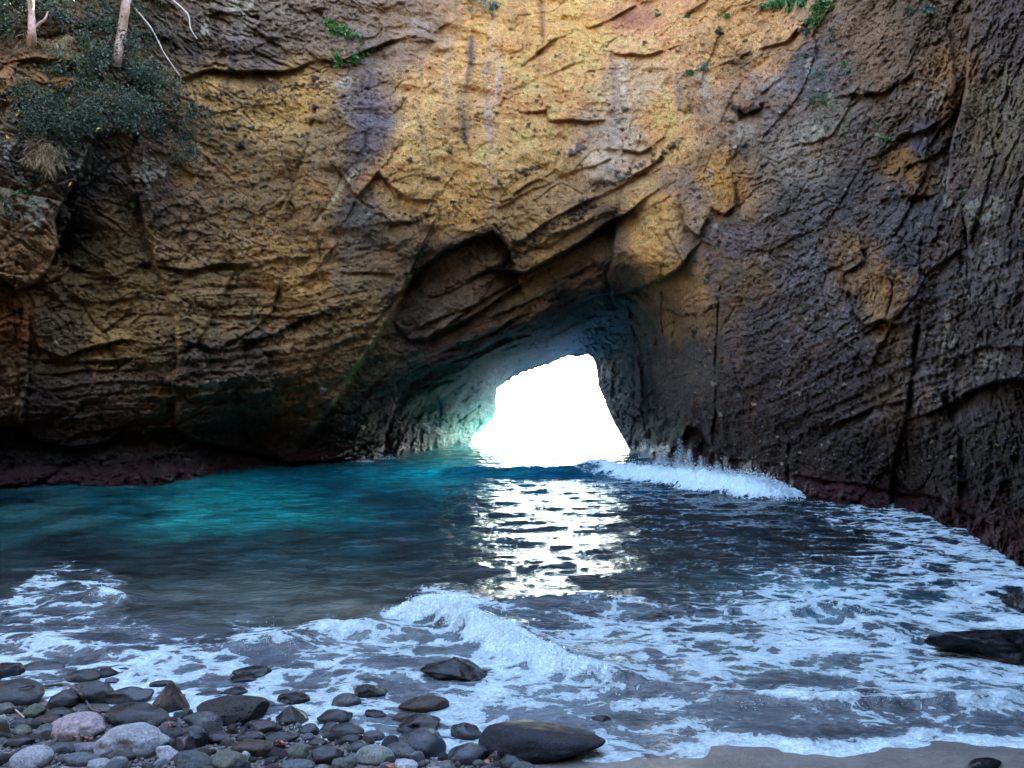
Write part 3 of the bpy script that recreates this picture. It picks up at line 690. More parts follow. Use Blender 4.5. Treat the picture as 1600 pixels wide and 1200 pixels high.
# white bird-lime and lichen
def lichen(x, y, rx, ry, a, rgb=(206, 206, 200), f=1.6, th=.0):
    s = window([(x, y)], max(rx, ry) * 2.2)
    g = np.exp(-(((QX[s] - x) / rx) ** 2 + ((QY[s] - y) / ry) ** 2))
    nz = fbm(WX[s] * f, WY[s] * f, WZ[s] * f * .5, 4, .65)
    m = np.zeros(PX.shape); m[s] = sstep(th + .55, th + .75, g * .9 + nz) * a; blend(m, rgb)
for x, y, rx, ry in ((1170, 200, 16, 22), (1155, 200, 12, 26), (1276, 205, 18, 32), (1390, 96, 17, 12), (1297, 140, 10, 14), (1262, 100, 14, 18), (60, 330, 36, 60), (130, 250, 26, 36), (10, 235, 24, 24), (225, 265, 40, 26), (345, 610, 40, 14), (232, 602, 16, 9), (30, 640, 14, 30),
                     (1110, 270, 10, 20), (1100, 130, 16, 40), (1480, 300, 12, 60), (1530, 330, 46, 30), (1475, 520, 18, 60), (1540, 560, 40, 22), (1180, 400, 26, 14), (1460, 160, 22, 40), (380, 20, 34, 26), (320, 40, 14, 34), (540, 130, 30, 12)):
    lichen(x, y, rx, ry, .6, (176, 174, 166))
lichen(1570, 180, 90, 120, .5, (150, 140, 110), 3, -.02); lichen(1550, 420, 90, 90, .45, (150, 146, 150), 3, .05); lichen(1300, 450, 160, 120, .35, (140, 140, 152), 3, .12); lichen(1480, 620, 90, 90, .5, (140, 140, 150), 3, .06)
# green algae films
lichen(100, 180, 120, 120, .5, (72, 78, 48), 1.1, .0); lichen(1300, 170, 60, 70, .4, (96, 100, 66), 1.4, .1); lichen(50, 560, 60, 90, .3, (70, 84, 84), 1.1, .1)
# dark, damp foot, then the weed
zz = EYE + (HY - PY) / F * D + .35 * fbm(WX / 1.4, WY / 1.4, WZ / 1.4, 4)
damp = sstep(3.2, 1.0, zz) * (1 - .8 * tunnel); blend(.72 * damp, (44, 38, 38))
weed = sstep(.75, .3, zz + .25 * fbm(WX * 2, WY * 2, WZ * 2, 3, .7)) * (1 - tunnel); blend(.9 * weed, (70, 40, 46))
wd2 = weed * sstep(0, .4, fbm(WX * 1.7 + 9, WY * 1.7, WZ * 1.7, 4, .7)); blend(.8 * wd2, (30, 24, 27))
deep = (tunnel * np.clip(sstep(622, 596, PY - .55 * (800 - PX) * (PX < 800)) + sstep(850, 900, PX), 0, 1))[..., None]; colr = colr * (1 - deep * (1 - np.array((.40, .58, .74))))  # shade painted into tunnel roof and right jamb, against glare from the opening
a = STAIN[..., 3:4] * (1 - .6 * weed[..., None]); colr = colr * (1 - a) + STAIN[..., :3] * a
lowleft = (sstep(660, 560, PX) * sstep(340, 440, PY) * sstep(720, 660, PY))[..., None]; colr *= 1 + lowleft * np.array((.30, .25, .12))  # lower left wall colour lightened to make up for shade under the overhang
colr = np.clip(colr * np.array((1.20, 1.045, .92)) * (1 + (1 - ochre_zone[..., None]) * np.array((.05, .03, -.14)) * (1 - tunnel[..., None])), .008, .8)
grit = np.clip(.55 - .2 * tunnel - .5 * weed + .45 * right - .35 * ochre_zone, 0, 1)

X3 = (PX - CX) / F * D; Y3 = D.copy(); Z3 = EYE + (HY - PY) / F * D
# above the rim the wall turns back into a plateau
CAP = 31 + 2 * noise(X3 / 9, Y3 / 9, X3 * 0)
over = np.maximum(Z3 - CAP, 0); Y3 += over * 2.2; Z3 = np.where(over > 0, CAP + .12 * over, Z3)
M_ROCK = rock_material()
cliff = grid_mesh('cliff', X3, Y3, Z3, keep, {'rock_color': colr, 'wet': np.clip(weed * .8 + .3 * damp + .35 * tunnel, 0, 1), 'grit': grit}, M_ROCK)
tag(cliff, kind='structure')

def at_cliff(px, py, out=0.):
    i = min(max(np.searchsorted(cols, px), 0), len(cols) - 1); j = min(max(np.searchsorted(rows, py), 0), len(rows) - 1)
    d = float(D[j, i]) - out
    return Vector(((px - CX) / F * d, d, EYE + (HY - py) / F * d))

# seaward side of the headland, a coarse second skin behind the first
bc = np.arange(-900, 1700, 20.); br = np.arange(-600, 1000, 20.)
BX, BY = np.meshgrid(bc, br)
bd, _ = polydist(HOLE[:22], BX, BY)
inb = inside(HOLE, BX, BY); bd = np.where(inb, 0, bd)
Db = 58.5 + 9 * sstep(0, 160, bd) + 2 * noise(BX / 60, BY / 60, BX * 0)
kb = bd[:-1, :-1] > 22; kb &= (bd[1:, 1:] > 22)
bz = EYE + (HY - BY) / F * Db
sea_col = np.zeros(BX.shape + (3,)) + lin((120, 104, 84)); one = np.ones(BX.shape)
back = grid_mesh('headland', (BX - CX) / F * Db, Db + np.maximum(bz - 27, 0) * -.6, np.minimum(bz, 30 + .1 * bz), kb, {'rock_color': sea_col, 'wet': one * 0, 'grit': one * .4}, M_ROCK, True)
tag(back, kind='structure')

# walls of the pit behind the viewer
th = np.linspace(math.radians(-20), math.radians(200), 150); zz_ = np.linspace(-1, 19, 50)
TH, ZZ = np.meshgrid(th, zz_)
rx = 13.6; cxp, cyp = -5.0, 3.5
nn = 1.6 * fbm(np.cos(TH) * 3, np.sin(TH) * 3, ZZ / 4, 5) - .05 * ZZ
RX = cxp + (rx + nn) * np.cos(TH + math.pi); RY = cyp + (17 + nn) * np.sin(TH + math.pi)
rc = np.zeros(TH.shape + (3,)) + lin((112, 100, 88)); rc *= (1 + .4 * fbm(RX / 2, RY / 2, ZZ / 2, 4))[..., None]
rear = grid_mesh('rear_cliff', RX, RY, ZZ, None, {'rock_color': np.clip(rc, .02, .8), 'wet': TH * 0, 'grit': TH * 0 + .5}, M_ROCK)
tag(rear, kind='structure')

# ---------------------------------------------------------------- the sand
sx = np.concatenate([np.linspace(-24, -7, 30), np.linspace(-6.9, 7, 420), np.linspace(7.2, 14, 20)]); sy = np.concatenate([np.linspace(-15, 3.4, 30), np.linspace(3.5, 10, 260), np.linspace(10.3, 60, 60)])
SX, SY = np.meshgrid(sx, sy)
SZ = beach_z(SX, SY) + .012 * fbm(SX * 3, SY * 3, SX * 0, 4)
edge_z = SZ + .04 * noise(SX * 1.2, SY * 1.2, SX * 0 + 5)
sand = grid_mesh('beach', SX, SY, SZ, None, {'wet': sstep(.16, .06, edge_z + .10 * sstep(1, -4, SX) * 0)}, sand_material())
tag(sand, kind='structure')

# ---------------------------------------------------------------- the sea
wcols = arange2([(-900, -60, 20), (-60, 1660, 1.6), (1660, 2500, 20)])
Ds = [4.6]
while Ds[-1] < 62:
    d = Ds[-1]; Ds.append(d + min(max(1.6 * d * d / (EYE * F), .012), .075))
far = [63, 66, 70, 76, 85, 100, 130, 200, 400, 900, 2500, 8000]
Ds = np.array(Ds + far)
WP, WD = np.meshgrid(wcols, Ds)
VX = (WP - CX) / F * WD; VY = WD; VP = HY + EYE * F / WD           # VP = photo row of the still surface
rngw = np.random.default_rng(4)
eta = np.zeros(VX.shape)
nearfade = sstep(6.2, 11, VY)
for i in range(36):                                                   # chop from the open sea, travelling to the beach
    lam = .30 * 1.13 ** i * (1 + .1 * rngw.random()); 
    if lam > 9: break
    a_ = rngw.normal(0, .8); k_ = 2 * math.pi / lam
    amp = .0095 * lam ** .85 * (1.0 if lam < 1.8 else (1.8 / lam) ** 1.9)
    ph = rngw.random() * 6.28
    eta += amp * np.sin(k_ * (VX * math.sin(a_) - VY * math.cos(a_)) + ph + .8 * noise(VX / lam / 2.5, VY / lam / 2.5, VX * 0 + i))
eta *= (.35 + .65 * nearfade) * .56
eta += (.020 + .02 * nearfade) * fbm(VX * 1.1, VY * 1.6, VX * 0 + 8, 4, .6)
eta *= sstep(120, 55, VY)
FOAM = np.zeros(VX.shape)

def wave(poly, heights, back_w, front_w, foam_w, dens=1., rag=.5, lump=.25):
    """a crest line in photo pixels of the still surface; the steep side faces the camera"""
    global eta, FOAM
    pts = [((x - CX) / F * (EYE * F / (y - HY)), EYE * F / (y - HY)) for x, y in poly]
    xs = [p[0] for p in pts]; ys = [p[1] for p in pts]
    j0, j1 = np.searchsorted(Ds, [min(ys) - 3.5, max(ys) + 5])
    s = (slice(j0, j1), slice(None))
    qx = VX[s] + .25 * fbm(VX[s] * .8, VY[s] * .8, VX[s] * 0, 3); qy = VY[s] + .3 * fbm(VX[s] * .7 + 9, VY[s] * .7, VX[s] * 0, 3)
    best = np.full(qx.shape, 1e9); sg = np.zeros(qx.shape); hh = np.zeros(qx.shape); en = np.ones(qx.shape)
    n = len(pts) - 1
    for i in range(n):
        (ax, ay), (bx, by) = pts[i], pts[i + 1]; dx, dy = bx - ax, by - ay; L2 = dx * dx + dy * dy
        tr = ((qx - ax) * dx + (qy - ay) * dy) / L2; t = np.clip(tr, 0, 1)
        ex = qx - (ax + t * dx); ey = qy - (ay + t * dy); d = np.hypot(ex, ey); m = d < best
        best = np.where(m, d, best); sg = np.where(m, np.sign(ey * abs(dx) - ex * dy * np.sign(dx)), sg); hh = np.where(m, heights[i] * (1 - t) + heights[i + 1] * t, hh)
    e = best * sg                                                     # positive = seaward
    prof = np.where(e > 0, np.exp(-(e / back_w) ** 2), np.exp(-(e / front_w) ** 2))
    l = 1 + lump * fbm(VX[s] * 3, VY[s] * 3, VX[s] * 0, 4, .65)
    eta[s] += hh * prof * l
    if dens > 0:
        f = np.where(e > 0, np.exp(-(e / (foam_w * .45)) ** 2), np.exp(-(e / foam_w) ** 2)) * dens * np.clip(hh / max(max(heights), 1e-3) * 1.6, 0, 1) * (1. if dens > 1.1 else 1.) * (1 if dens > 1.1 else 1) * np.clip((1.05 if dens > 1.1 else .78) + (.3 if dens > 1.1 else .8) * fbm(VX[s] * 1.7, VY[s] * 2.4, VX[s] * 0 + 6, 3), .3, 1.1)
        FOAM[s] = np.maximum(FOAM[s], f)
        eta[s] += .34 * hh * np.clip(f, 0, 1) * fbm(VX[s] * 6, VY[s] * 6, VX[s] * 0, 5, .75)

# foam cover, as densities over the photo's rows and columns
FP = [(0, 880, 0), (0, 905, .25), (60, 915, .62), (150, 925, .55), (60, 940, .5), (100, 975, .55), (200, 985, .42), (240, 940, .12), (300, 960, .12), (330, 1000, .5), (420, 1000, .62), (460, 960, .06), (500, 985, .6), (580, 975, .6), (590, 940, .04),
      (300, 900, 0.02), (600, 900, 0), (200, 860, 0), (100, 820, 0), (500, 800, 0), (800, 800, 0), (800, 900, 0), (950, 900, 0), (1000, 850, 0), (1100, 800, .0), (1060, 760, .0), (1060, 900, .08), (850, 940, .05), (1180, 790, .08),
      (60, 1010, .62), (200, 1030, .66), (350, 1040, .66), (500, 1040, .62), (600, 1050, .60), (600, 1000, .55), (450, 1080, .66), (600, 1090, .66), (700, 1080, .6), (640, 1020, .62),
      (680, 950, .9), (740, 975, .8), (800, 960, .55), (900, 960, .62), (1000, 960, .6), (1080, 940, .45), (880, 1000, .58), (980, 1000, .66), (800, 1060, .7), (900, 1070, .68), (1000, 1080, .62),
      (1100, 990, .7), (1150, 960, .62), (1200, 940, .66), (1280, 950, .74), (1350, 950, .7), (1240, 1000, .7), (1300, 1020, .72), (1400, 1000, .7), (1350, 1060, .66), (1450, 1060, .72), (1550, 1060, .74), (1150, 1050, .64),
      (1120, 880, .28), (1180, 900, .5), (1200, 860, .28), (1260, 880, .45), (1240, 820, .36), (1300, 800, .5), (1320, 840, .4), (1400, 820, .62), (1380, 870, .52), (1450, 850, .62), (1450, 900, .60), (1540, 880, .66), (1560, 930, .72), (1500, 940, .66), (1420, 940, .6), (1600, 990, .8),
      (1150, 1090, .5), (1280, 1090, .55), (1200, 1110, .42), (1100, 1120, .4), (1340, 1110, .42), (1450, 1120, .45), (1550, 1100, .62), (1060, 1140, .6), (1000, 1130, .5), (1200, 1140, .5), (1400, 1160, .42), (1560, 1150, .5), (900, 1110, .5), (1000, 1190, .6), (1150, 1180, .4), (1450, 1190, .5),
      (30, 1060, .7), (240, 1060, .7), (480, 1110, .75), (700, 1130, .75), (-200, 950, .6), (-200, 800, 0), (1700, 950, .6), (-300, 1100, .6), (1700, 1100, .6), (850, 720, 0), (650, 720, 0), (400, 760, .0), (900, 702, 0), (400, 860, 0.0), (1000, 735, 0)]
fw = 26 * fbm(VX / 1.2, VY / 1.2, VX * 0 + 2, 4)
gy = (slice(None, None, 3), slice(None, None, 4))
fm = gmix(FP, (WP + 1.5 * fw)[gy], (VP + .5 * fw)[gy], 4.0, .5)[..., 0]
ri = np.minimum(np.arange(VX.shape[0]) / 3, fm.shape[0] - 1.001); ci = np.minimum(np.arange(VX.shape[1]) / 4, fm.shape[1] - 1.001)
r0 = ri.astype(int); c0 = ci.astype(int); ru = (ri - r0)[:, None]; cu = (ci - c0)[None]
FOAM = (fm[r0][:, c0] * (1 - ru) + fm[r0 + 1][:, c0] * ru) * (1 - cu) + (fm[r0][:, c0 + 1] * (1 - ru) + fm[r0 + 1][:, c0 + 1] * ru) * cu
FOAM = FOAM * sstep(40, 24, VY)
wave([(930, 741), (990, 745), (1060, 756), (1130, 768), (1190, 775), (1232, 775)], [.24, .42, .50, .56, .50, .24], .9, .55, .95, 1.35, .5, .3)
wave([(560, 738), (700, 740), (830, 742), (930, 741)], [.05, .22, .34, .32], 2.2, 1.0, .1, 0, .5, .1)
wave([(640, 962), (690, 972), (740, 990), (800, 1016), (870, 1040), (960, 1062), (1010, 1068)], [.16, .26, .24, .20, .17, .12, .04], .35, .16, .34, 1.15, .5, .4)
wave([(700, 945), (780, 946), (860, 945), (940, 944), (1010, 950)], [.06, .09, .11, .10, .05], .5, .3, .1, 0, .5, .1)
wave([(1200, 958), (1260, 955), (1330, 962), (1375, 985)], [.06, .13, .13, .06], .5, .25, .4, .95, .5, .4)
wave([(480, 995), (510, 985), (570, 982), (620, 990)], [.05, .10, .10, .04], .3, .15, .25, .9, .5, .4)
wave([(140, 935), (170, 930), (200, 936)], [.04, .14, .05], .25, .15, .25, .9, .5, .4)
wave([(370, 1012), (430, 1010), (480, 1014)], [.05, .13, .05], .25, .12, .25, .9, .5, .5)
wave([(1150, 1098), (1260, 1094), (1380, 1092), (1520, 1094), (1620, 1086)], [.03, .07, .07, .08, .06], .25, .10, .12, .95, .5, .35)
wave([(0, 1000), (90, 1010), (200, 1020), (300, 1025)], [.05, .07, .07, .04], .3, .15, .15, .8, .5, .3)
wave([(1500, 925), (1560, 915), (1640, 918)], [.05, .08, .08], .5, .25, .3, .9, .5, .3)
# white water washing at the foot of the walls: wherever the cliff stands near
cliff_row = {}
base_pts = [(0, 25.6), (200, 27), (300, 29.5), (410, 34), (500, 36), (600, 41), (640, 45), (728, 55.5), (986, 47.3), (1040, 37.2), (1100, 33), (1170, 27.6), (1235, 23.8), (1300, 21.9), (1400, 20.2), (1500, 16.9), (1600, 13.3), (1800, 10)]
bpx = np.interp(WP, [p[0] for p in base_pts], [p[1] for p in base_pts])
gap = bpx - VY
shore = np.exp(-(np.clip(gap - 1.2, 0, 9) / 1.1) ** 2) * ((WP < 735) | (WP > 980)) * (gap > -2)
FOAM = np.maximum(FOAM, shore * (.16 + .38 * noise(VX * .9, VY * .9, VX * 0 + 3) + .26 * (WP > 1000)))
# the running edge on the sand
depth = eta - SZ.min() * 0 - beach_z(VX, VY)
FOAM = np.maximum(FOAM, np.exp(-(depth / .035) ** 2) * .95 * (VY < 12))
thin = sstep(.0, .05, depth)

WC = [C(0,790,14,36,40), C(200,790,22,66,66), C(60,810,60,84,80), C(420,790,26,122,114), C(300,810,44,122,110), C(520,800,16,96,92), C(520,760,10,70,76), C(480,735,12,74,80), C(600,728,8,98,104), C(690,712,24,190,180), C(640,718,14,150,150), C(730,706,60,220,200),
      C(750,740,12,80,96), C(850,745,12,76,96), C(950,745,10,66,86), C(620,790,12,52,60), C(740,800,10,38,48), C(560,830,22,60,64), C(100,860,28,26,26), C(300,850,30,32,34), C(450,860,38,56,56), C(300,880,50,50,48), C(600,860,24,32,36), C(500,890,46,56,54), C(700,880,22,30,34),
      C(100,895,52,50,48), C(400,920,92,90,82), C(300,940,88,84,78), C(500,940,104,98,86), C(200,930,70,66,62), C(600,930,80,82,76), C(700,920,40,50,50), C(560,960,112,98,84), C(100,960,84,78,82), C(200,1000,92,84,88), C(400,1040,96,88,92), C(600,1040,104,96,98),
      C(850,860,10,28,40), C(1000,800,8,24,34), C(1100,820,8,18,28), C(1100,880,12,34,38), C(1060,880,14,46,50), C(1200,800,10,14,20), C(1250,860,12,16,22), C(1350,860,16,20,26), C(1450,870,20,26,34), C(1550,900,40,50,58), C(1150,760,12,26,38), C(1010,740,14,54,70), C(1150,960,36,64,66), C(1300,950,60,96,104),
      C(900,1000,70,80,84), C(1050,960,36,54,58), C(1180,1000,96,96,90), C(1300,1020,96,94,94), C(1450,1000,70,84,92), C(800,1050,100,96,100), C(1000,1080,104,98,100), C(1200,1090,92,84,84), C(1350,1110,96,88,88), C(1500,1120,96,90,92), C(1300,1150,92,84,86), C(1000,1150,98,92,94), C(1560,1040,80,90,98), C(860,700,30,120,130), C(1000,712,20,90,110)]
wcx = 60 * fbm(VX / 2.6, VY / 2.6, VX * 0 + 21, 4)
wm = gmix(WC, (WP + 1.6 * wcx)[gy], (VP + .35 * wcx)[gy], 4.0, .45)
wcol = (wm[r0][:, c0] * (1 - ru[..., None]) + wm[r0 + 1][:, c0] * ru[..., None]) * (1 - cu[..., None]) + (wm[r0][:, c0 + 1] * (1 - ru[..., None]) + wm[r0 + 1][:, c0 + 1] * ru[..., None]) * cu[..., None]
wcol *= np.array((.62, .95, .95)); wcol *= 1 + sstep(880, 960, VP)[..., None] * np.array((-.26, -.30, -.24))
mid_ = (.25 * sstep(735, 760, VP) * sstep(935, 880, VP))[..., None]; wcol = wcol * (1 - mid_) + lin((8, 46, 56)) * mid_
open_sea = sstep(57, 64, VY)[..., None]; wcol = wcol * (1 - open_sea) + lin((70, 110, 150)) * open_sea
reef = sstep(.0, .35, fbm(VX / 1.6 + 3, VY / 2.4, VX * 0 + 30, 5, .6)) * sstep(1060, 960, VP) * sstep(740, 790, VP)
wcol = wcol * (1 - .5 * reef[..., None])
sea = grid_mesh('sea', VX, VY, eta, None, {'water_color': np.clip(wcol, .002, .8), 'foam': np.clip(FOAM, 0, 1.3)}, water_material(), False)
tag(sea, kind='structure')

# far below the sea surface and out past the mouth: the bed
sb = raw_mesh('seabed', [(-9000, -100, -5), (9000, -100, -5), (9000, 9000, -30), (-9000, 9000, -30)], [(0, 1, 2, 3)], simple_material('seabed_sand', (.1, .1, .09), (.2, .19, .16)))
tag(sb, kind='structure')

# ---------------------------------------------------------------- stones
import bmesh
def ico(sub):
    bm = bmesh.new(); bmesh.ops.create_icosphere(bm, subdivisions=sub, radius=1)
    v = np.array([x.co[:] for x in bm.verts]); f = np.array([[y.index for y in x.verts] for x in bm.faces]); bm.free(); return v, f
ICO = {s: ico(s) for s in (1, 2, 3, 4, 5)}
def stone_shape(sub, seed, ang=0., rough=.12, peak=0., hollow=None, taper=0.):
    v, f = ICO[sub]; v = v.copy(); r = np.random.default_rng(seed)
    # superellipsoid-ish blockiness, then flat cuts for angular stones
    if ang:
        for _ in range(int(5 + 9 * ang)):
            n = r.normal(size=3); n /= np.linalg.norm(n); dcut = r.uniform(.52, .85) if ang > .5 else r.uniform(.72, .92)
            h = v @ n; m = h > dcut; v[m] -= (h[m] - dcut)[:, None] * n * .93
    o = seed * 3.1
    d = rough * 1.6 * noise(v[:, 0] * .9 + o, v[:, 1] * .9, v[:, 2] * .9) + rough * .6 * noise(v[:, 0] * 2.2 + o, v[:, 1] * 2.2, v[:, 2] * 2.2) + rough * (.15 + .35 * ang) * fbm(v[:, 0] * 5 + o, v[:, 1] * 5, v[:, 2] * 5, 3)
    v *= (1 + d)[:, None]
    if peak:
        t = np.clip(v[:, 2] / v[:, 2].max(), 0, .999); k = 1 - peak + peak * np.sqrt((1 - t) / (1 + t)) * 1.25; v[:, 0] *= k; v[:, 1] *= k; v[:, 2] += .25 * peak * t ** 3
    if hollow:
        for (hx, hy, hz, hr, hd) in hollow:
            c = np.array((hx, hy, hz)); dd = np.linalg.norm(v - c, axis=1); m = np.exp(-(dd / hr) ** 2); v -= (m * hd)[:, None] * c / np.linalg.norm(c)
    if taper: v[:, 2] *= 1 - taper * np.clip(v[:, 0] + .3, -.6, 1.3)
    ext = v.max(0) - v.min(0); v -= (v.max(0) + v.min(0)) / 2; v *= 2 / ext
    if peak >= .7:                                                    # roof-like planes meeting in a blunt point
        lim = 1.0 - 1.5 * np.maximum(v[:, 0] + .12, -.72 * (v[:, 0] + .12)) - .45 * np.abs(v[:, 1]) + .10 * noise(v[:, 0] * 3 + o, v[:, 1] * 3, v[:, 2] * 3)
        v[:, 2] = np.minimum(v[:, 2], np.maximum(lim, -.6)); v[:, 2] = -1 + (v[:, 2] + 1) * 2 / (v[:, 2].max() + 1)
    return v, f

def cc3(r, g, b): return tuple(lin((r, g, b)))
SM = {
 'black_smooth': stone_material('smooth_black_basalt', (.009, .0095, .012), (.022, .023, .028), .44),
 'black_wet': stone_material('wet_black_basalt', (0.0054, 0.0059, 0.0072), (0.0135, 0.0140, 0.0162), 0.24),
 'black': stone_material('black_basalt', (0.0099, 0.0099, 0.0113), (0.0225, 0.0225, 0.0243), 0.32),
 'dark': stone_material('dark_grey_basalt', (0.0138, 0.0148, 0.0162), (0.0293, 0.0311, 0.0319), 0.36),
 'darkpit': stone_material('pitted_dark_basalt', (0.0165, 0.0149, 0.0143), (0.0413, 0.0363, 0.0330), .6, .8),
 'blue': stone_material('blue_grey_stone', (0.0492, 0.0580, 0.0624), (0.0836, 0.0958, 0.1008), .6),
 'bluedark': stone_material('slate_blue_stone', (0.0205, 0.0252, 0.0300), (0.0410, 0.0483, 0.0560), 0.3),
 'grey': stone_material('grey_stone', (0.0631, 0.0647, 0.0616), (0.1082, 0.1086, 0.1012), .7),
 'pale': stone_material('pale_grey_stone', (0.2160, 0.2240, 0.2280), (0.3360, 0.3440, 0.3440), .75),
 'pink': stone_material('pinkish_tuff', (0.1960, 0.1540, 0.1540), (0.2800, 0.2310, 0.2240), .8, .35, .6),
 'lav': stone_material('lavender_grey_stone', (0.0984, 0.0958, 0.1104), (0.1476, 0.1462, 0.1632), .65),
 'olive': stone_material('olive_grey_stone', (0.0533, 0.0588, 0.0440), (0.0943, 0.0987, 0.0740), .7),
 'green': stone_material('pale_greenish_stone', (0.1300, 0.1463, 0.1235), (0.2145, 0.2275, 0.1950), .7),
 'brown': stone_material('brown_basalt', (0.0275, 0.0209, 0.0176), (0.0605, 0.0451, 0.0358), .5, .4),
 'speck': stone_material('speckled_basalt', (0.0300, 0.0312, 0.0336), (0.0960, 0.0960, 0.0990), .6, .5, 1.4),
 'purple': stone_material('purplish_basalt', (0.0246, 0.0189, 0.0220), (0.0492, 0.0378, 0.0440), 0.34),
}
STONES = []   # (x, y, radius) on the ground for the filler to avoid
def place_stone(x0, x1, y0, y1, mat, label, name='boulder', cat='boulder', ang=.3, rough=.12, peak=0., hollow=None, seed=None, sub=4, group='dark and grey stones strewn along the beach', sink=.45, depth=.85, yaw=None, wat=False, taper=0.):
    seed = seed if seed is not None else int(x0 * 7 + y0 * 3)
    mx, my = (x0 + x1) / 2, (y0 + y1) / 2
    g = ground(mx, y1 - .3 * (y1 - y0)); Dd = g.y
    for _ in range(8):
        wx = (x1 - x0) / F * Dd / 2; hp = (y1 - y0) / F * Dd / 2
        phi = math.atan2(EYE - g.z, Dd); ry = min(wx * depth, hp * .62 / math.tan(phi))
        rz = math.sqrt(max((hp / math.cos(phi)) ** 2 - (ry * math.tan(phi)) ** 2, (hp * .55) ** 2))
        gx = (mx - CX) / F * Dd; gz = max(float(beach_z(gx, Dd)), -.02)
        zc = gz + rz * sink
        Dd = (EYE - zc) * F / (my - HY)
    v, f = stone_shape(sub, seed, ang, rough, peak, hollow, taper)
    v = v * np.array((wx, ry, rz))
    rr_ = random.Random(seed); a = rr_.uniform(-.25, .25) if yaw is None else yaw
    ob = raw_mesh(name, v, f, SM[mat]); ob.location = ((mx - CX) / F * Dd, Dd, zc); ob.rotation_euler = (rr_.uniform(-.08, .08), rr_.uniform(-.10, .10), a)
    tag(ob, label, cat, group)
    STONES.append(((mx - CX) / F * Dd, Dd, max(wx, ry) * .85, zc + rz))
    return ob

W = dict(group='wet rocks standing in the wash')
S = place_stone
S(746,946,1124,1198,'black_smooth','huge smooth black boulder at the waters edge, largest stone on the beach', ang=0, rough=.08, sub=5, seed=4, yaw=-.10, sink=.45, taper=.5)
S(658,761,1023,1062,'black_wet','black pyramid shaped rock standing alone in white foam', ang=0, rough=.26, peak=1., sub=5, seed=21, sink=.8, **W)
S(95,144,1001,1015,'black_wet','low black rock nearly covered by foam at far left', ang=.4, sink=.2, seed=30, **W)
S(25,101,1033,1054,'bluedark','long wet slate blue boulder lying in foam behind the left stones', ang=.15, sink=.35, **W)
S(-12,37,1036,1066,'black_wet','black angular boulder at the left edge of the frame beside the foam', ang=.7)
S(107,157,1045,1070,'dark','rounded grey boulder with small pits at the foam edge', ang=.1, rough=.08, hollow=[(-.3,-.6,.6,.12,.2)])
S(148,186,1043,1063,'black_wet','black glossy rock right of the round pitted grey boulder', ang=.5, **W)
S(181,206,1042,1053,'black_wet','small black wet rock in foam, behind the glossy black rock', ang=.4, **W)
S(-30,70,1061,1110,'dark','big dark boulder sloping down to the right at the left edge', ang=.3, rough=.1, yaw=-.3)
S(72,122,1078,1113,'dark','smooth dark grey boulder under the crooked driftwood twig', ang=.15, rough=.08)
S(100,182,1064,1105,'dark','broad dark slab behind the driftwood twig', ang=.5, depth=.6)
S(160,237,1072,1105,'bluedark','broad slate blue slab with a square right end', ang=.55, depth=.6)
S(165,186,1057,1070,'blue','small bluish wedge stone on top of the dark slabs', ang=.7)
S(231,272,1061,1076,'black','thin dark slab leaning behind the peaked brown rock', ang=.6)
S(240,301,1062,1121,'brown','peaked brown black rock pointing up at the foam edge', ang=.5, rough=.16, peak=.8, sink=.6)
S(292,348,1080,1094,'purple','flat purplish slab lying in foam right of the peaked rock', ang=.4, **W)
S(163,266,1101,1140,'dark','long rounded dark grey boulder behind the pale hollowed stone', ang=.15, rough=.08)
S(80,166,1113,1162,'pink','pinkish pale boulder with small round hollows', ang=.1, rough=.07, hollow=[(.45,-.7,.35,.16,.28), (-.1,-.8,.45,.10,.16), (.1,-.85,.2,.07,.12)], sub=5)
S(148,262,1127,1192,'pale','large pale blue grey boulder with a deep hollow on its face', ang=.35, rough=.14, hollow=[(.05,-.8,.4,.26,.45), (.5,-.5,.7,.25,.25), (-.4,-.5,.7,.12,.12)], sub=5)
S(168,220,1162,1194,'grey','brownish grey wedge below the hollowed pale boulder', ang=.6)
S(-18,17,1115,1158,'green','pale greenish block at the left edge of the frame', ang=.6)
S(-10,21,1098,1122,'grey','grey stone at left edge above the pale greenish block', ang=.2)
S(37,71,1100,1125,'olive','olive grey egg shaped stone below the dark boulder at left', ang=.1, rough=.07)
S(71,116,1104,1125,'dark','flat grey brown stone left of the pinkish boulder', ang=.2)
S(52,98,1116,1136,'brown','brownish rounded stone touching the pinkish boulder on its left', ang=.15)
S(14,49,1120,1140,'bluedark','bluish dark cobble near the left edge', ang=.2)
S(20,51,1134,1152,'olive','small olive cobble between bluish dark stones at left', ang=.15)
S(51,88,1131,1162,'grey','upright grey cobble leaning on the pinkish boulder', ang=.15)
S(8,52,1149,1172,'dark','dark grey oval cobble above the big pale blue egg', ang=.1, rough=.06)
S(19,82,1168,1206,'pale','big pale blue egg shaped stone at bottom left', ang=.05, rough=.05)
S(163,193,1114,1129,'grey','grey cobble between the pinkish and the long dark boulder', ang=.2)
S(187,217,1119,1134,'brown','dark brown cobble in front of the long dark boulder', ang=.2)
S(73,116,1160,1183,'blue','bluish oval cobble below the pinkish boulder', ang=.1, rough=.06)
S(110,168,1159,1178,'lav','flat lavender cobble under the pinkish boulder', ang=.1, rough=.05)
S(98,156,1175,1199,'blue','wide flat blue grey cobble at bottom left', ang=.15, rough=.06)
S(137,177,1185,1206,'pale','pale rounded cobble cut by the bottom edge at left', ang=.1)
S(168,200,1182,1206,'green','pale green grey cobble at bottom edge under the wedge', ang=.3)
S(285,348,1112,1147,'speck','dark speckled angular boulder left of the great brown pitted one', ang=.6)
S(280,326,1134,1176,'black','black craggy boulder between speckled and purplish stones', ang=.5)
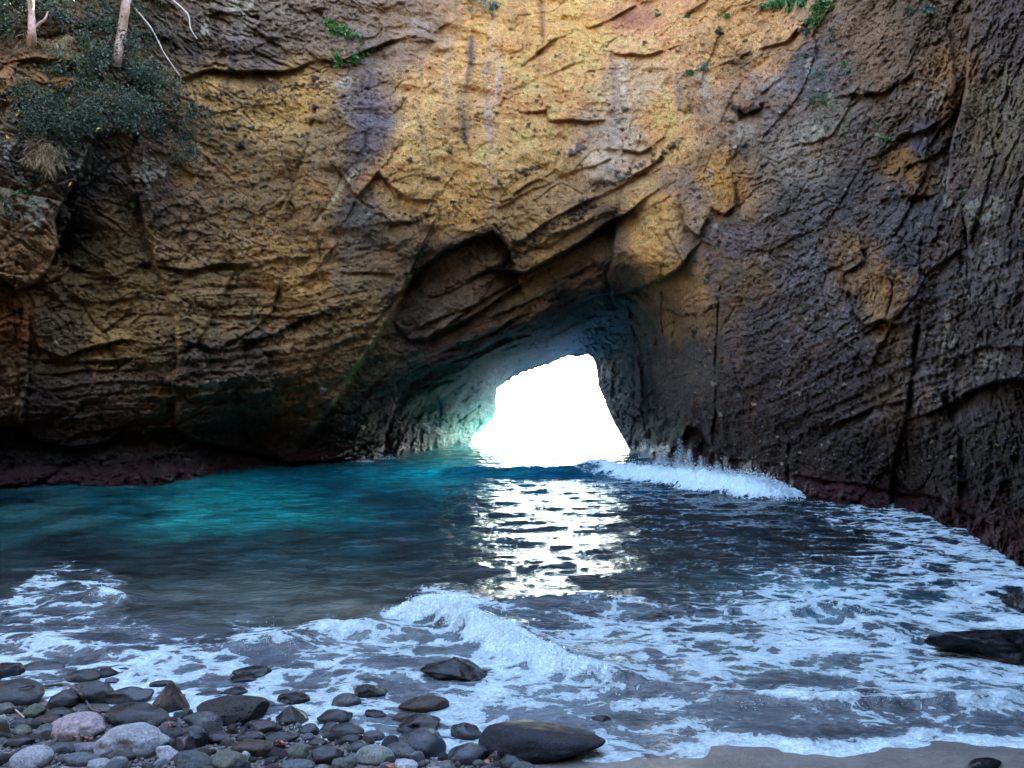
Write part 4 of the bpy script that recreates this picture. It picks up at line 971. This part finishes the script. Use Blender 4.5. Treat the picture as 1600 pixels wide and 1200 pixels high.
S(263,306,1150,1184,'purple','squarish purple dark stone with a flat top', ang=.6)
S(267,338,1173,1208,'blue','large speckled blue grey cobble at bottom edge left of centre', ang=.1)
S(246,279,1164,1192,'pale','small pale grey angular stone right of the hollowed boulder', ang=.6)
S(362,424,1041,1061,'black_wet','black wet rock in foam with a flat shining top', ang=.5, **W)
S(358,400,1055,1070,'black_wet','low black rock half drowned in front of the flat topped one', ang=.4, sink=.2, **W)
S(346,388,1072,1092,'black_wet','black knobbly rock on the shoulder of the great brown boulder', ang=.5)
S(305,416,1087,1137,'darkpit','great brown black boulder covered in fine pits', ang=.3, rough=.1, sub=5)
S(410,433,1095,1110,'blue','small blue wedge stone in foam right of the great brown boulder', ang=.6)
S(434,484,1081,1105,'black_wet','dark wet rounded rock in foam above the pyramid stone', ang=.3, **W)
S(429,487,1100,1137,'dark','dark pyramid stone at the upper rim of the pebbles', ang=.5, peak=.75)
S(495,550,1105,1134,'black','black angular block with a sloping top right of the pyramid stone', ang=.65, peak=.2)
S(519,565,1084,1107,'speck','dark speckled wet rock with water running off it', ang=.5, **W)
S(554,608,1068,1092,'black_wet','black flat topped wedge rock tilted in the foam', ang=.7, **W)
S(556,602,1059,1069,'bluedark','thin bluish slab awash behind the tilted wedge rock', ang=.4, **W)
S(570,606,1110,1125,'black_wet','thin black sliver of rock in foam right of the angular block', ang=.6, sink=.2, **W)
S(468,499,1131,1152,'bluedark','smooth dark egg shaped cobble below the pyramid stone', ang=.05, rough=.05)
S(500,535,1128,1150,'bluedark','smooth blue black cobble overlapped by the long dark one', ang=.05, rough=.05)
S(515,570,1130,1155,'dark','long smooth dark cobble under the angular block', ang=.15, rough=.06)
S(386,441,1125,1150,'purple','dark purplish angular stone in front of the great brown boulder', ang=.6)
S(414,468,1141,1164,'dark','dark mossy looking flat stone below the purplish angular one', ang=.3)
S(361,433,1154,1188,'brown','large brown boulder in the lower pebbles left of centre', ang=.2)
S(369,416,1140,1164,'black','black and grey block on top of the large brown boulder', ang=.5)
S(322,363,1142,1166,'purple','rounded purple grey cobble below the speckled boulder', ang=.2)
S(482,511,1154,1167,'black','small black egg on the patch of bare sand', ang=.05, rough=.05)
S(530,567,1146,1164,'black','dark rounded stone right of the sand patch', ang=.2)
S(542,579,1157,1180,'bluedark','blue black egg shaped cobble above the pale granite one', ang=.05, rough=.05)
S(448,492,1160,1188,'olive','olive brown stone below the sand patch', ang=.3)
S(478,537,1164,1198,'black','black rough boulder at bottom centre left of the pale granite stone', ang=.4)
S(556,616,1164,1200,'green','pale greenish granite like boulder at bottom centre', ang=.15, rough=.06)
S(519,558,1181,1206,'grey','round grey cobble at bottom edge beside the greenish boulder', ang=.1)
S(567,601,1142,1161,'blue','bluish grey cobble near the dark hollowed rocks', ang=.3)
S(432,492,1186,1210,'blue','wide pale blue cobble cut by the bottom edge', ang=.1)
S(373,392,1174,1193,'pale','small upright pale pebble right of the olive stone', ang=.1)
S(329,386,1172,1206,'olive','grey olive cobble at bottom edge under the purple grey cobble', ang=.2)
S(620,702,1088,1118,'brown','dark brown wet boulder with round holes, in foam', ang=.15, hollow=[(-.4,-.6,.5,.14,.3), (.1,-.6,.6,.12,.25)], sub=5, **W)
S(612,642,1112,1132,'brown','brown wedge stone left of the dark hollowed rock', ang=.6)
S(620,689,1116,1151,'black','dark rock with one big round eye like hollow', ang=.2, hollow=[(-.35,-.75,.4,.22,.5)], sub=5)
S(703,754,1130,1162,'bluedark','blue black rock rimmed with foam left of the huge boulder', ang=.4)
S(619,698,1139,1188,'bluedark','smooth blue black boulder sloping right below the eye hollow rock', ang=.3, rough=.08)
S(696,765,1161,1198,'bluedark','wet slate blue boulder with a bright top left of the huge one', ang=.35)
S(764,784,1174,1198,'purple','small purple stone wedged against the huge boulder', ang=.3)
S(777,823,1179,1208,'dark','dark bluish stone at bottom edge in front of the huge boulder', ang=.4)
S(598,657,1160,1189,'speck','rough olive black stone with pale patches at bottom centre', ang=.4)
S(614,654,1186,1208,'pale','pale grey stone at bottom edge right of the greenish boulder', ang=.3)
S(678,712,1188,1208,'grey','light grey cobble at bottom edge under the slate blue boulder', ang=.1)
S(922,955,1117,1132,'black_wet','small black rock ringed with foam right of the huge boulder', ang=.4, **W)
S(1443,1690,976,1044,'black_wet','jagged black reef rock washed by foam at right', ang=.75, rough=.3, sub=5, seed=77, sink=.5, depth=.5, **W)
S(1570,1660,924,958,'black_wet','black reef rock at the right edge above the larger one', ang=.7, rough=.2, sub=5, seed=52, sink=.75, **W)
S(1277,1356,1094,1108,'black_wet','thin black back of a drowned rock in the swash at right', ang=.3, sink=.05, **W)
S(1500,1570,1186,1206,'black_wet','black rock cut by the bottom edge at right', ang=.3, sink=.3, **W)

# ---------------------------------------------------------------- cobbles between the big stones
PROT = [(stone_shape(3, 900 + i, (.05, .15, .3, .5)[i % 4], (.06, .1, .12)[i % 3])) for i in range(14)]
PROT_ME = {}
def proto(i, mat):
    key = (i, mat)
    if key not in PROT_ME:
        v, f = PROT[i]; o = raw_mesh('cobble', v, f, SM[mat]); PROT_ME[key] = o.data; bpy.data.objects.remove(o)
    return PROT_ME[key]
ZONE = [(-160, 1100), (0, 1092), (110, 1104), (250, 1112), (420, 1122), (480, 1136), (560, 1150), (640, 1168), (700, 1186), (800, 1196), (840, 1215), (860, 1330), (-260, 1330)]
TONES = {'black': 'black', 'dark': 'dark grey', 'bluedark': 'slate blue', 'blue': 'bluish grey', 'grey': 'mid grey', 'pale': 'pale grey', 'lav': 'lavender grey', 'olive': 'olive grey', 'green': 'greenish grey', 'purple': 'purplish', 'brown': 'brown', 'speck': 'speckled dark'}
WT = ['dark'] * 4 + ['bluedark'] * 4 + ['blue'] * 4 + ['grey'] * 4 + ['black'] * 2 + ['pale'] * 2 + ['lav', 'olive', 'olive', 'green', 'purple', 'brown', 'speck']
def where_text(px, py):
    if px < 90: a = 'at the far left'
    elif px < 180: a = 'near the pinkish boulder'
    elif px < 270: a = 'around the hollowed pale boulder'
    elif px < 360: a = 'below the speckled boulder'
    elif px < 450: a = 'around the large brown boulder'
    elif px < 560: a = 'below the bare sand patch'
    elif px < 680: a = 'round the greenish granite boulder'
    else: a = 'in front of the huge black boulder'
    return a + (', at the bottom edge' if py > 1165 else '')
n_in = 0; tries = 0
rs = random.Random(5)
SMALL = []
for rad0, rad1, want in ((.07, .11, 40), (.045, .07, 120), (.028, .045, 120)):
    got = 0; tries = 0
    while got < want and tries < 9000:
        tries += 1
        px, py = rs.uniform(-160, 840), rs.uniform(1092, 1290)
        if not inside(ZONE, np.array([px]), np.array([py]))[0]: continue
        g = ground(px, py); r_ = rs.uniform(rad0, rad1)
        if any((g.x - a) ** 2 + (g.y - b) ** 2 < (.80 * c + .78 * r_) ** 2 for a, b, c, _ in STONES): continue
        if any((g.x - a) ** 2 + (g.y - b) ** 2 < (.74 * (c + r_)) ** 2 for a, b, c in SMALL): continue
        mt = rs.choice(WT)
        if py < 1130 and mt in ('pale', 'green', 'olive', 'lav'): mt = 'bluedark'
        rz = r_ * rs.uniform(.55, .82)
        o = bpy.data.objects.new('cobble', proto(rs.randrange(14), mt)); COL.objects.link(o)
        o.location = (g.x, g.y, g.z + rz * .55); o.scale = (r_, r_ * rs.uniform(.65, .95), rz); o.rotation_euler = (rs.uniform(-.25, .25), rs.uniform(-.25, .25), rs.uniform(0, 6.28))
        szw = 'large' if r_ > .075 else ('medium' if r_ > .045 else 'small')
        tag(o, f'{szw} {TONES[mt]} cobble {where_text(px, py)}', 'cobble', f'cobbles filling the gaps, {szw} {TONES[mt]}, {where_text(px, py)}')
        SMALL.append((g.x, g.y, r_)); got += 1

def blobs(name, P, R, mat, sub=1, squash=1., jitter=.0, seed=1):
    v, f = ICO[sub]; r = np.random.default_rng(seed); n = len(P)
    V = np.zeros((n, len(v), 3)); 
    sc = (1 + jitter * r.normal(size=(n, 1, 3)))
    V[:] = v[None] * np.asarray(R)[:, None, None] * np.clip(sc, .4, 2); V[:, :, 2] *= squash
    V += np.asarray(P)[:, None, :]
    Fc = f[None] + (np.arange(n) * len(v))[:, None, None]
    return raw_mesh(name, V.reshape(-1, 3), Fc.reshape(-1, 3), mat)
gp, gr_ = [], []
for _ in range(9000):
    px, py = rs.uniform(-160, 840), rs.uniform(1096, 1290)
    if not inside(ZONE, np.array([px]), np.array([py]))[0]: continue
    g = ground(px, py); r_ = rs.uniform(.006, .022); gp.append((g.x, g.y, g.z + r_ * .2)); gr_.append(r_)
tag(blobs('gravel', gp, gr_, simple_material('gravel_stone', (.03, .03, .033), (.17, .165, .16), 45, .6, .01), 1, .7, .3), kind='stuff')

# ---------------------------------------------------------------- driftwood and leaves on the stones
stone_objs = [o for o in COL.objects if o.type == 'MESH' and o.name.split('.')[0] in ('boulder', 'cobble')]
bpy.context.view_layer.update()
CAMP = Vector((0, 0, EYE))
def on_stones(px, py):
    d = Vector(((px - CX) / F, 1, (HY - py) / F)).normalized(); best = None
    for o in stone_objs:
        if (o.location - ground(px, py)).length > 1.6: continue
        mi = o.matrix_world.inverted(); a = mi @ CAMP; b = (mi.to_3x3() @ d)
        ok, loc, nrm, _ = o.ray_cast(a, b)
        if ok:
            wl = o.matrix_world @ loc; t = (wl - CAMP).length
            if best is None or t < best[0]: best = (t, wl)
    g = ground(px, py)
    return best[1] if best and best[0] < (g - CAMP).length else g
def tube(name, pts, radii, mat, parent=None, sides=7, knob=.15, seed=1):
    pts = [Vector(p) for p in pts]; r = random.Random(seed)
    P = []; Rr = []
    for i in range(len(pts) - 1):                                    # catmull-rom so the stem bends
        p0, p1, p2, p3 = pts[max(i - 1, 0)], pts[i], pts[i + 1], pts[min(i + 2, len(pts) - 1)]
        for k in range(6):
            t = k / 6
            P.append(.5 * ((2 * p1) + (-p0 + p2) * t + (2 * p0 - 5 * p1 + 4 * p2 - p3) * t * t + (-p0 + 3 * p1 - 3 * p2 + p3) * t ** 3)); Rr.append(radii[i] * (1 - t) + radii[i + 1] * t)
    P.append(pts[-1]); Rr.append(radii[-1])
    co = []; fc = []
    for i, p in enumerate(P):
        tg = (P[min(i + 1, len(P) - 1)] - P[max(i - 1, 0)]).normalized()
        u = tg.orthogonal().normalized() if i == 0 else (u - tg * u.dot(tg)).normalized()
        v = tg.cross(u); rr2 = Rr[i] * (1 + r.uniform(-knob, knob))
        for k in range(sides):
            a = 2 * math.pi * k / sides; co.append(p + (u * math.cos(a) + v * math.sin(a)) * rr2)
        if i:
            for k in range(sides): fc.append(((i - 1) * sides + k, (i - 1) * sides + (k + 1) % sides, i * sides + (k + 1) % sides, i * sides + k))
    return raw_mesh(name, co, fc, mat, parent)
M_TWIG = simple_material('wet_driftwood', (.04, .028, .022), (.12, .08, .06), 30, .5)
tw = [on_stones(x, y) + Vector((0, 0, .018)) for x, y in ((30, 1078), (52, 1074), (72, 1075), (100, 1072), (116, 1079), (127, 1090), (135, 1100), (143, 1110), (155, 1115), (168, 1116))]
tag(tube('driftwood', tw, [.006, .009, .011, .012, .013, .013, .012, .014, .01, .006], M_TWIG, seed=3, knob=.25), 'crooked thin driftwood twig snaking over the dark stones at left', 'driftwood')
tw = [on_stones(x, y) + Vector((0, 0, .012)) for x, y in ((14, 1108), (24, 1112), (34, 1120), (38, 1124))]
tag(tube('driftwood', tw, [.005, .008, .007, .004], simple_material('pale_driftwood', (.35, .27, .19), (.5, .4, .3), 30, .6), seed=4), 'short pale curved stick between grey stones at the left edge', 'driftwood')
M_DEAD = simple_material('dead_leaf', (.22, .06, .035), (.38, .15, .10), 40, .6, 0)
def leaf_litter(px, py, n, sx, sy, label):
    co, fc = [], []
    for i in range(n):
        p = on_stones(px + rs.uniform(-sx, sx), py + rs.uniform(-sy, sy)) + Vector((0, 0, .012)); a = rs.uniform(0, 6.28); l = rs.uniform(.015, .035); b = len(co)
        d1 = Vector((math.cos(a), math.sin(a), rs.uniform(-.3, .5))) * l; d2 = Vector((-math.sin(a), math.cos(a), rs.uniform(-.4, .4))) * l * .4
        co += [p - d1, p + d2 + Vector((0, 0, .004)), p + d1, p - d2]; fc.append((b, b + 1, b + 2, b + 3))
    tag(raw_mesh('leaf_litter', co, fc, M_DEAD), label, 'leaf litter', 'reddish leaf litter caught between stones')
leaf_litter(131, 1156, 14, 12, 2.5, 'reddish brown leaf scraps lying at the foot of the pinkish boulder')
leaf_litter(268, 1134, 8, 5, 3, 'reddish leaf scraps beside the squarish purple stone')
leaf_litter(438, 1164, 12, 6, 5, 'reddish leaf scraps right of the large brown boulder')
leaf_litter(765, 1188, 10, 6, 6, 'dark red leaf scraps against the huge black boulder')
leaf_litter(612, 1198, 8, 8, 3, 'red leaf scraps at the bottom edge by the greenish boulder')

# ---------------------------------------------------------------- plants on the cliff
def leaf_mesh(name, centres, n, lsize, mat, parent, asp=.45, droop=.3, seed=1, blade=False):
    """n leaves gathered round weighted centres (x, y, z, spread); each leaf is a folded four-point blade"""
    r = np.random.default_rng(seed); c = np.asarray(centres); k = r.integers(0, len(c), n)
    P = c[k, :3] + r.normal(size=(n, 3)) * c[k, 3:4] * np.array((1, .75, .8))
    a = r.uniform(0, 2 * math.pi, n); up = r.normal(-.1 if not blade else -.9, .55, n) - droop
    d = np.stack([np.cos(a), np.sin(a) * .8 - .2, up], 1); d /= np.linalg.norm(d, axis=1)[:, None]
    s_ = np.cross(d, r.normal(size=(n, 3))); s_ /= np.linalg.norm(s_, axis=1)[:, None] + 1e-9
    L = lsize * r.uniform(.5, 1.4, n)[:, None]
    V = np.stack([P, P + d * L * .5 + s_ * L * asp * .5, P + d * L - np.array((0, 0, 1)) * L * .15, P + d * L * .5 - s_ * L * asp * .5], 1)
    Fc = np.arange(n * 4).reshape(n, 4)
    return raw_mesh(name, V.reshape(-1, 3), Fc, mat, parent, False)
def leaf_mat(name, c1, c2, tr=.25):
    k = NT(name); co = k.coord(); n = k.noise(co, 2.3, 3, .6).outputs[0]; g = k.n('ShaderNodeTexWhiteNoise'); g.noise_dimensions = '3D'
    k.l(k.noise(co, 9, 2, .5).outputs['Color'], g.inputs['Vector'])
    k.l(k.mix(k.ramp(k.noise(co, 9, 4, .7).outputs[0], .3, .7), c1, c2), k.b.inputs['Base Color'])
    k.b.inputs['Roughness'].default_value = .5
    tl = k.n('ShaderNodeBsdfTranslucent'); tl.inputs['Color'].default_value = (*c2, 1); ms = k.n('ShaderNodeMixShader'); ms.inputs[0].default_value = tr
    k.l(k.b.outputs[0], ms.inputs[1]); k.l(tl.outputs[0], ms.inputs[2]); k.l(ms.outputs[0], k.t.nodes['Material Output'].inputs[0]); return k.m
L_DARK = leaf_mat('dark_leaf', (.015, .027, .015), (.048, .07, .034)); L_MID = leaf_mat('olive_leaf', (.04, .05, .02), (.10, .12, .05)); L_BR = leaf_mat('bright_leaf', (.022, .075, .018), (.06, .16, .032)); L_DRY = leaf_mat('dry_grass', (.16, .10, .05), (.38, .27, .13)); L_GREY = leaf_mat('grey_green_leaf', (.05, .08, .06), (.12, .17, .12)); L_YEL = leaf_mat('yellow_leaf', (.6, .36, .02), (.8, .5, .03))
M_STEM = simple_material('twig_bark', (.05, .035, .025), (.12, .09, .065), 20, .8); M_PINK = simple_material('trunk_bark', (.24, .13, .085), (.40, .25, .18), 12, .8, .03); M_PALE = simple_material('bare_branch', (.34, .27, .19), (.52, .43, .32), 25, .7)

def shrub(blocks, n, lsize, mat, label, name='shrub', cat='shrub', grp='shrubs and plants rooted in the cliff', out=.35, stems=3, seed=1, spread=1., asp=.45, blade=False, thick=.016, partname='foliage'):
    """blocks: (px, py, radius px)"""
    base = at_cliff(blocks[0][0], blocks[0][1], .05); root = empty(name, base); cs = []; r = random.Random(seed)
    for (px, py, rp) in blocks:
        p = at_cliff(px, py, 0); m = rp / F * p.y * spread * (1.45 if rp > 10 and lsize < .11 else 1.)
        for _ in range(6 if rp > 8 else 3):
            q = p + Vector((r.gauss(0, .5) * m, -out * (.3 + r.random()) - .3 * m, r.gauss(0, .5) * m))
            cs.append((*(q - base), m * r.uniform(.16, .38)))
    leaf_mesh(partname, cs, int(n * (1.3 if len(blocks) > 5 and lsize < .12 else 1.2)), lsize, mat, root, asp, .3, seed, blade)
    for i in range(stems):
        q = Vector(r.choice(cs)[:3]); tube('stem', [Vector((0, .1, 0)), q * .5 + Vector((r.uniform(-.1, .1), -.1, .06)), q], [thick, thick * .7, thick * .35], M_STEM, root, 5, .1, i)
    return tag(root, label, cat, grp)
shrub([(190,30,34),(170,70,30),(205,95,26),(155,20,30),(225,120,20),(150,110,28)], 5200, .10, L_DARK, 'dark green shrub filling the gully left of the pinkish trunk', seed=1, stems=5)
shrub([(180,150,32),(215,165,28),(150,165,26),(235,140,20),(195,200,24),(225,190,20)], 4600, .09, L_DARK, 'dark shrub hanging below the foot of the pinkish trunk', seed=2, stems=5)
shrub([(285,170,24),(300,200,22),(275,215,22),(310,185,14),(290,245,20),(265,190,18),(300,230,14)], 2900, .085, L_DARK, 'blackish shrub hanging over the yellow rock edge', seed=3, stems=5, thick=.02)
shrub([(250,150,20),(265,130,18),(240,120,16)], 1100, .08, L_MID, 'olive shrub between the two dark shrubs', seed=4)
shrub([(90,190,34),(60,200,24),(115,180,28),(75,170,18),(125,205,24)], 3800, .10, L_DARK, 'dark glossy leaved shrub on the rock ledge at left', seed=5, stems=4)
shrub([(20,30,26),(40,15,20),(10,50,16),(70,20,18),(100,25,18)], 2300, .10, L_DARK, 'dark shrub in the top left corner', seed=6, stems=3)
shrub([(110,100,24),(130,125,20),(95,115,12),(140,90,20)], 1900, .09, L_MID, 'olive green shrub on the ledge left of the gully', seed=7)
shrub([(255,20,18),(245,45,18),(270,60,14),(240,75,14)], 700, .07, L_DARK, 'sparse twiggy plant right of the pinkish trunk', seed=8)
shrub([(36,298,9),(48,302,6),(25,305,5)], 330, .10, L_BR, 'bright green small plant on the buttress at left', seed=9, stems=1, out=.1)
shrub([(16,318,10),(12,335,9),(22,345,6)], 420, .09, L_MID, 'yellow green trailing plant at left edge below the bright small one', seed=10, stems=1, out=.1)
shrub([(5,150,9),(18,143,8),(32,138,6)], 360, .09, L_MID, 'low green creeper along the left edge ledge', seed=22, stems=1, out=.1)
shrub([(62,277,8)], 160, .08, L_DARK, 'small dark tuft below the dry grass', seed=23, stems=1, out=.1)
shrub([(530,50,11),(522,38,7),(542,56,8)], 360, .17, L_BR, 'bright green fern, upper of the three beside the notch', 'fern', 'fern', seed=11, stems=1, out=.12)
shrub([(562,84,12),(572,78,8),(555,94,8)], 420, .17, L_BR, 'bright green fern, right of the three at the ledge end', 'fern', 'fern', seed=12, stems=1, out=.12)
shrub([(528,95,9),(540,98,5)], 230, .15, L_BR, 'bright green fern, lowest left of the three', 'fern', 'fern', seed=13, stems=1, out=.12)
shrub([(762,4,18),(748,10,12),(775,12,10),(735,2,10),(768,22,7)], 2000, .07, L_GREY, 'grey green bush hanging from the top edge at centre', seed=14, stems=2, out=.2)
shrub([(1200,8,8),(1215,5,10),(1232,6,10),(1250,4,10),(1190,12,4)], 900, .16, L_BR, 'row of green ferns hanging along the top edge', 'fern', 'fern', seed=15, stems=1, out=.2, blade=True)
shrub([(1275,22,13),(1268,38,10),(1283,10,11),(1262,30,8)], 1100, .12, L_BR, 'leafy green bush hanging below the row of ferns', seed=16, stems=2, out=.25)
shrub([(1256,42,6),(1262,52,5)], 200, .12, L_DARK, 'dark drooping tuft under the leafy bush', 'fern', 'fern', seed=24, stems=1, out=.1, blade=True)
shrub([(1298,52,6),(1296,62,4)], 140, .09, L_DARK, 'small dark tuft right of the leafy bush', 'fern', 'fern', seed=25, stems=1, out=.1, blade=True)
for i, (x, y, r_, m_, lb) in enumerate(((1130,24,7,L_BR,'small green plant on the orange rock near the top edge'), (1072,24,4,L_BR,'tiny green sprig on the orange rock left of the small plant'), (1075,112,7,L_BR,'little green plant low on the orange rock'), (1096,102,8,L_GREY,'grey tangled plant beside the little green one'),
        (1121,52,6,L_DARK,'dark mossy tuft on the orange rock'), (1318,106,9,L_BR,'green plant left of the white lichen patch'), (1283,157,8,L_BR,'green plant above the long lichen streaks'), (1268,156,5,L_MID,'yellow green plant touching the one above the lichen streaks'), (1255,87,5,L_MID,'small plant in the niche under the leafy bush'),
        (1368,197,8,L_MID,'olive tuft on the right wall, upper of two'), (1384,218,8,L_BR,'green and yellow tuft on the right wall, lower of two'), (1502,298,7,L_MID,'mossy tuft in the long vertical cleft'), (1386,424,9,L_DARK,'dark green plant just above the yellow block'), (1412,400,6,L_DARK,'small plant above right of the yellow block'), (1256,482,6,L_MID,'brownish rosette on the right wall mid height'),
        (1103,430,6,L_MID,'small mossy plant right of the arch block'), (1083,518,5,L_DARK,'tiny plant on the right jamb of the arch'), (1122,570,5,L_MID,'tiny tuft beside the long crack'), (204,316,6,L_BR,'lone green sprig above the dark hollow at left'), (1025,22,4,L_BR,'tiny bright sprig at the reddish patch'), (1445,16,9,L_GREY,'grey green plant at the top edge right'), (1420,20,7,L_DARK,'dark plant left of the grey green one at top right'), (1278,120,9,L_GREY,'wispy grey plant between the green ones'))):
    shrub([(x, y, r_), (x + r_ * .6, y + r_ * .3, r_ * .6)], int(40 + r_ * 22), .085, m_, lb, 'cliff_plant', 'plant', seed=40 + i, stems=1, out=.06)
shrub([(75,228,14),(88,240,12),(66,244,12),(80,256,9)], 700, .34, L_DRY, 'tan dry grass tuft drooping below the glossy shrub', 'grass_tuft', 'grass', seed=17, stems=0, asp=.04, blade=True, out=.2)
shrub([(20,66,14),(50,72,16),(80,78,14),(100,70,10)], 800, .30, L_DRY, 'dry tan grass along the ledge below the top left corner', 'grass_tuft', 'grass', seed=18, stems=0, asp=.04, blade=True, out=.15)
shrub([(12,300,10),(6,320,8)], 260, .26, L_DRY, 'dry grass wisps at the left edge of the buttress', 'grass_tuft', 'grass', seed=19, stems=0, asp=.04, blade=True, out=.1)
for i, (x, y) in enumerate(((27,180),(30,174),(12,214),(131,209),(154,201),(152,203),(117,280),(110,288),(128,180))):
    p = at_cliff(x, y, .55); co = []
    l = .09; o = raw_mesh('yellow_leaf', [(-l, 0, 0), (0, -.02, l * .45), (l, .01, .02), (.01, -.03, -l * .4)], [(0, 1, 2, 3)], L_YEL); o.location = p; o.rotation_euler = (0, rs.uniform(-1, 1), rs.uniform(-.5, .5))
    tag(o, ('yellow leaf on the glossy shrub at upper left', 'yellow leaf at the left side of the glossy shrub', 'yellow leaf near the left edge by grey rock', 'yellow leaf below the glossy shrub', 'yellow leaf at the lower right of the glossy shrub', 'yellow leaf doubled with its neighbour by the gully', 'yellow leaf above the whitish buttress', 'lowest yellow leaf on the whitish buttress', 'yellow leaf in the middle of the glossy shrub')[i], 'leaf', 'fallen yellow leaves on the left cliff')
# trees
def tree(pts, radii, label, mat, crown=None, seed=1):
    P = [at_cliff(x, y, o_) for x, y, o_ in pts]; base = P[0]; root = empty('tree', base)
    tube('trunk', [p - base for p in P], radii, mat, root, 12, .06, seed)
    if crown:
        c = P[-1] - base; r = random.Random(seed)
        leaf_mesh('crown', [(c.x + r.gauss(0, 1.1), c.y + r.gauss(0, .9), c.z + r.gauss(.6, .7), .45) for _ in range(22)], crown, .12, L_DARK, root, seed=seed)
    return tag(root, label, 'tree', 'trees growing from the left cliff'), root, base
_, tr1, _ = tree([(181, 100, .1), (185, 80, .7), (190, 50, 1.0), (196, 10, 1.2), (200, -30, 1.3), (206, -120, 1.5)], [.17, .15, .15, .14, .13, .11], 'pinkish brown leaning trunk rising out of the dark gully', M_PINK, 2600, 3)
_, tr2, b2_ = tree([(50, 68, .1), (50, 48, .5), (49, 20, .6), (47, -20, .8), (44, -80, .9)], [.13, .11, .10, .09, .07], 'forked brown tree trunk in the top left corner', M_PINK, 1800, 5)
tube('branch', [at_cliff(51, 44, .5) - b2_, at_cliff(60, 38, .6) - b2_, at_cliff(70, 30, .7) - b2_, at_cliff(75, 18, .8) - b2_], [.06, .05, .035, .015], M_PINK, tr2, 8, .1, 4)
for pts, lb in (([(203, -12), (206, 6), (222, 26), (236, 44), (246, 62), (256, 82), (268, 100), (281, 118)], 'long pale bare branch hanging down beside the pinkish trunk'), ([(262, -8), (272, 2), (286, 14), (295, 26), (297, 42), (302, 52), (308, 61)], 'shorter pale bare branch hanging from the top edge')):
    P = [at_cliff(x, y, 1.0) for x, y in pts]; m = P[len(P) // 2].y
    P = [Vector((p.x / p.y * (m + .06 * i), m + .06 * i, EYE + (p.z - EYE) / p.y * (m + .06 * i))) for i, p in enumerate(P)]
    tag(tube('hanging_branch', P, [.034, .032, .03, .03, .028, .022, .016, .01][:len(P)], M_PALE, None, 7, .2, 2), lb, 'branch', 'bare pale branches hanging at upper left')

# ---------------------------------------------------------------- spray and froth
M_FOAM = foam_material()
sp, sr = [], []
rp = random.Random(9)
def burst(px, D_, wpx, hpx, n, rmin=.008, rmax=.03, lean=0, base=0.):
    for _ in range(n):
        h = rp.random() ** 2.2; q = px + rp.gauss(0, .4) * wpx * (1 - .4 * h) + lean * h; d = D_ + rp.gauss(0, .2)
        z = base + h * hpx / F * D_; sp.append(((q - CX) / F * d, d, z)); sr.append((rmin + (rmax - rmin) * rp.random() ** 2.5) * (1.1 - .6 * h) * d / 26)
for px, d, wv_, hp, n in ((1010, 42, 14, 30, 500), (1035, 38, 16, 26, 600), (1062, 35.6, 12, 44, 600), (1078, 34.5, 9, 30, 400), (1095, 33, 8, 24, 350), (990, 46, 8, 14, 200), (1120, 31.5, 10, 20, 300),
                         (568, 38.5, 22, 7, 90), (606, 41, 26, 8, 110), (640, 44.5, 26, 7, 110), (690, 50, 30, 5, 90), (725, 54, 10, 5, 50)):
    burst(px, d - .5, wv_, hp, int(n * 2.2), .006, .018)
def crest(poly, n, hts, r0_, r1_, back=.2, up=.15):
    for _ in range(n):
        k = rp.randrange(len(poly) - 1); t = rp.random(); x = poly[k][0] * (1 - t) + poly[k + 1][0] * t; y = poly[k][1] * (1 - t) + poly[k + 1][1] * t
        h = hts[k] * (1 - t) + hts[k + 1] * t; d = EYE * F / (y - HY)
        u = rp.gauss(0, 1); z = h * (1.0 - .30 * u * u) + abs(rp.gauss(0, up)) * h; dd = d + u * back - .1
        sp.append(((x - CX) / F * d, dd, max(z, .02))); sr.append(r0_ + (r1_ - r0_) * rp.random() ** 3)
crest([(940, 742), (990, 745), (1060, 756), (1130, 768), (1190, 775), (1236, 776)], 9000, [.22, .40, .48, .54, .48, .18], .005, .022, .40, .25)
crest([(636, 962), (690, 972), (740, 990), (800, 1016), (870, 1040), (960, 1062)], 3000, [.16, .26, .24, .20, .15, .08], .002, .008, .16, .35)
crest([(1215, 958), (1260, 955), (1330, 962), (1375, 985)], 700, [.05, .12, .12, .05], .002, .007, .12, .4)
crest([(380, 1012), (430, 1010), (470, 1013)], 400, [.04, .13, .04], .002, .006, .08, .7); crest([(140, 935), (170, 930), (200, 936)], 250, [.03, .13, .04], .002, .007, .1, .4)
crest([(1150, 1098), (1260, 1094), (1380, 1092), (1520, 1094), (1600, 1088)], 900, [.02, .06, .06, .07, .05], .0015, .005, .06, .5)
tag(blobs('spray', sp, sr, M_FOAM, 1, 1., .3), kind='stuff')
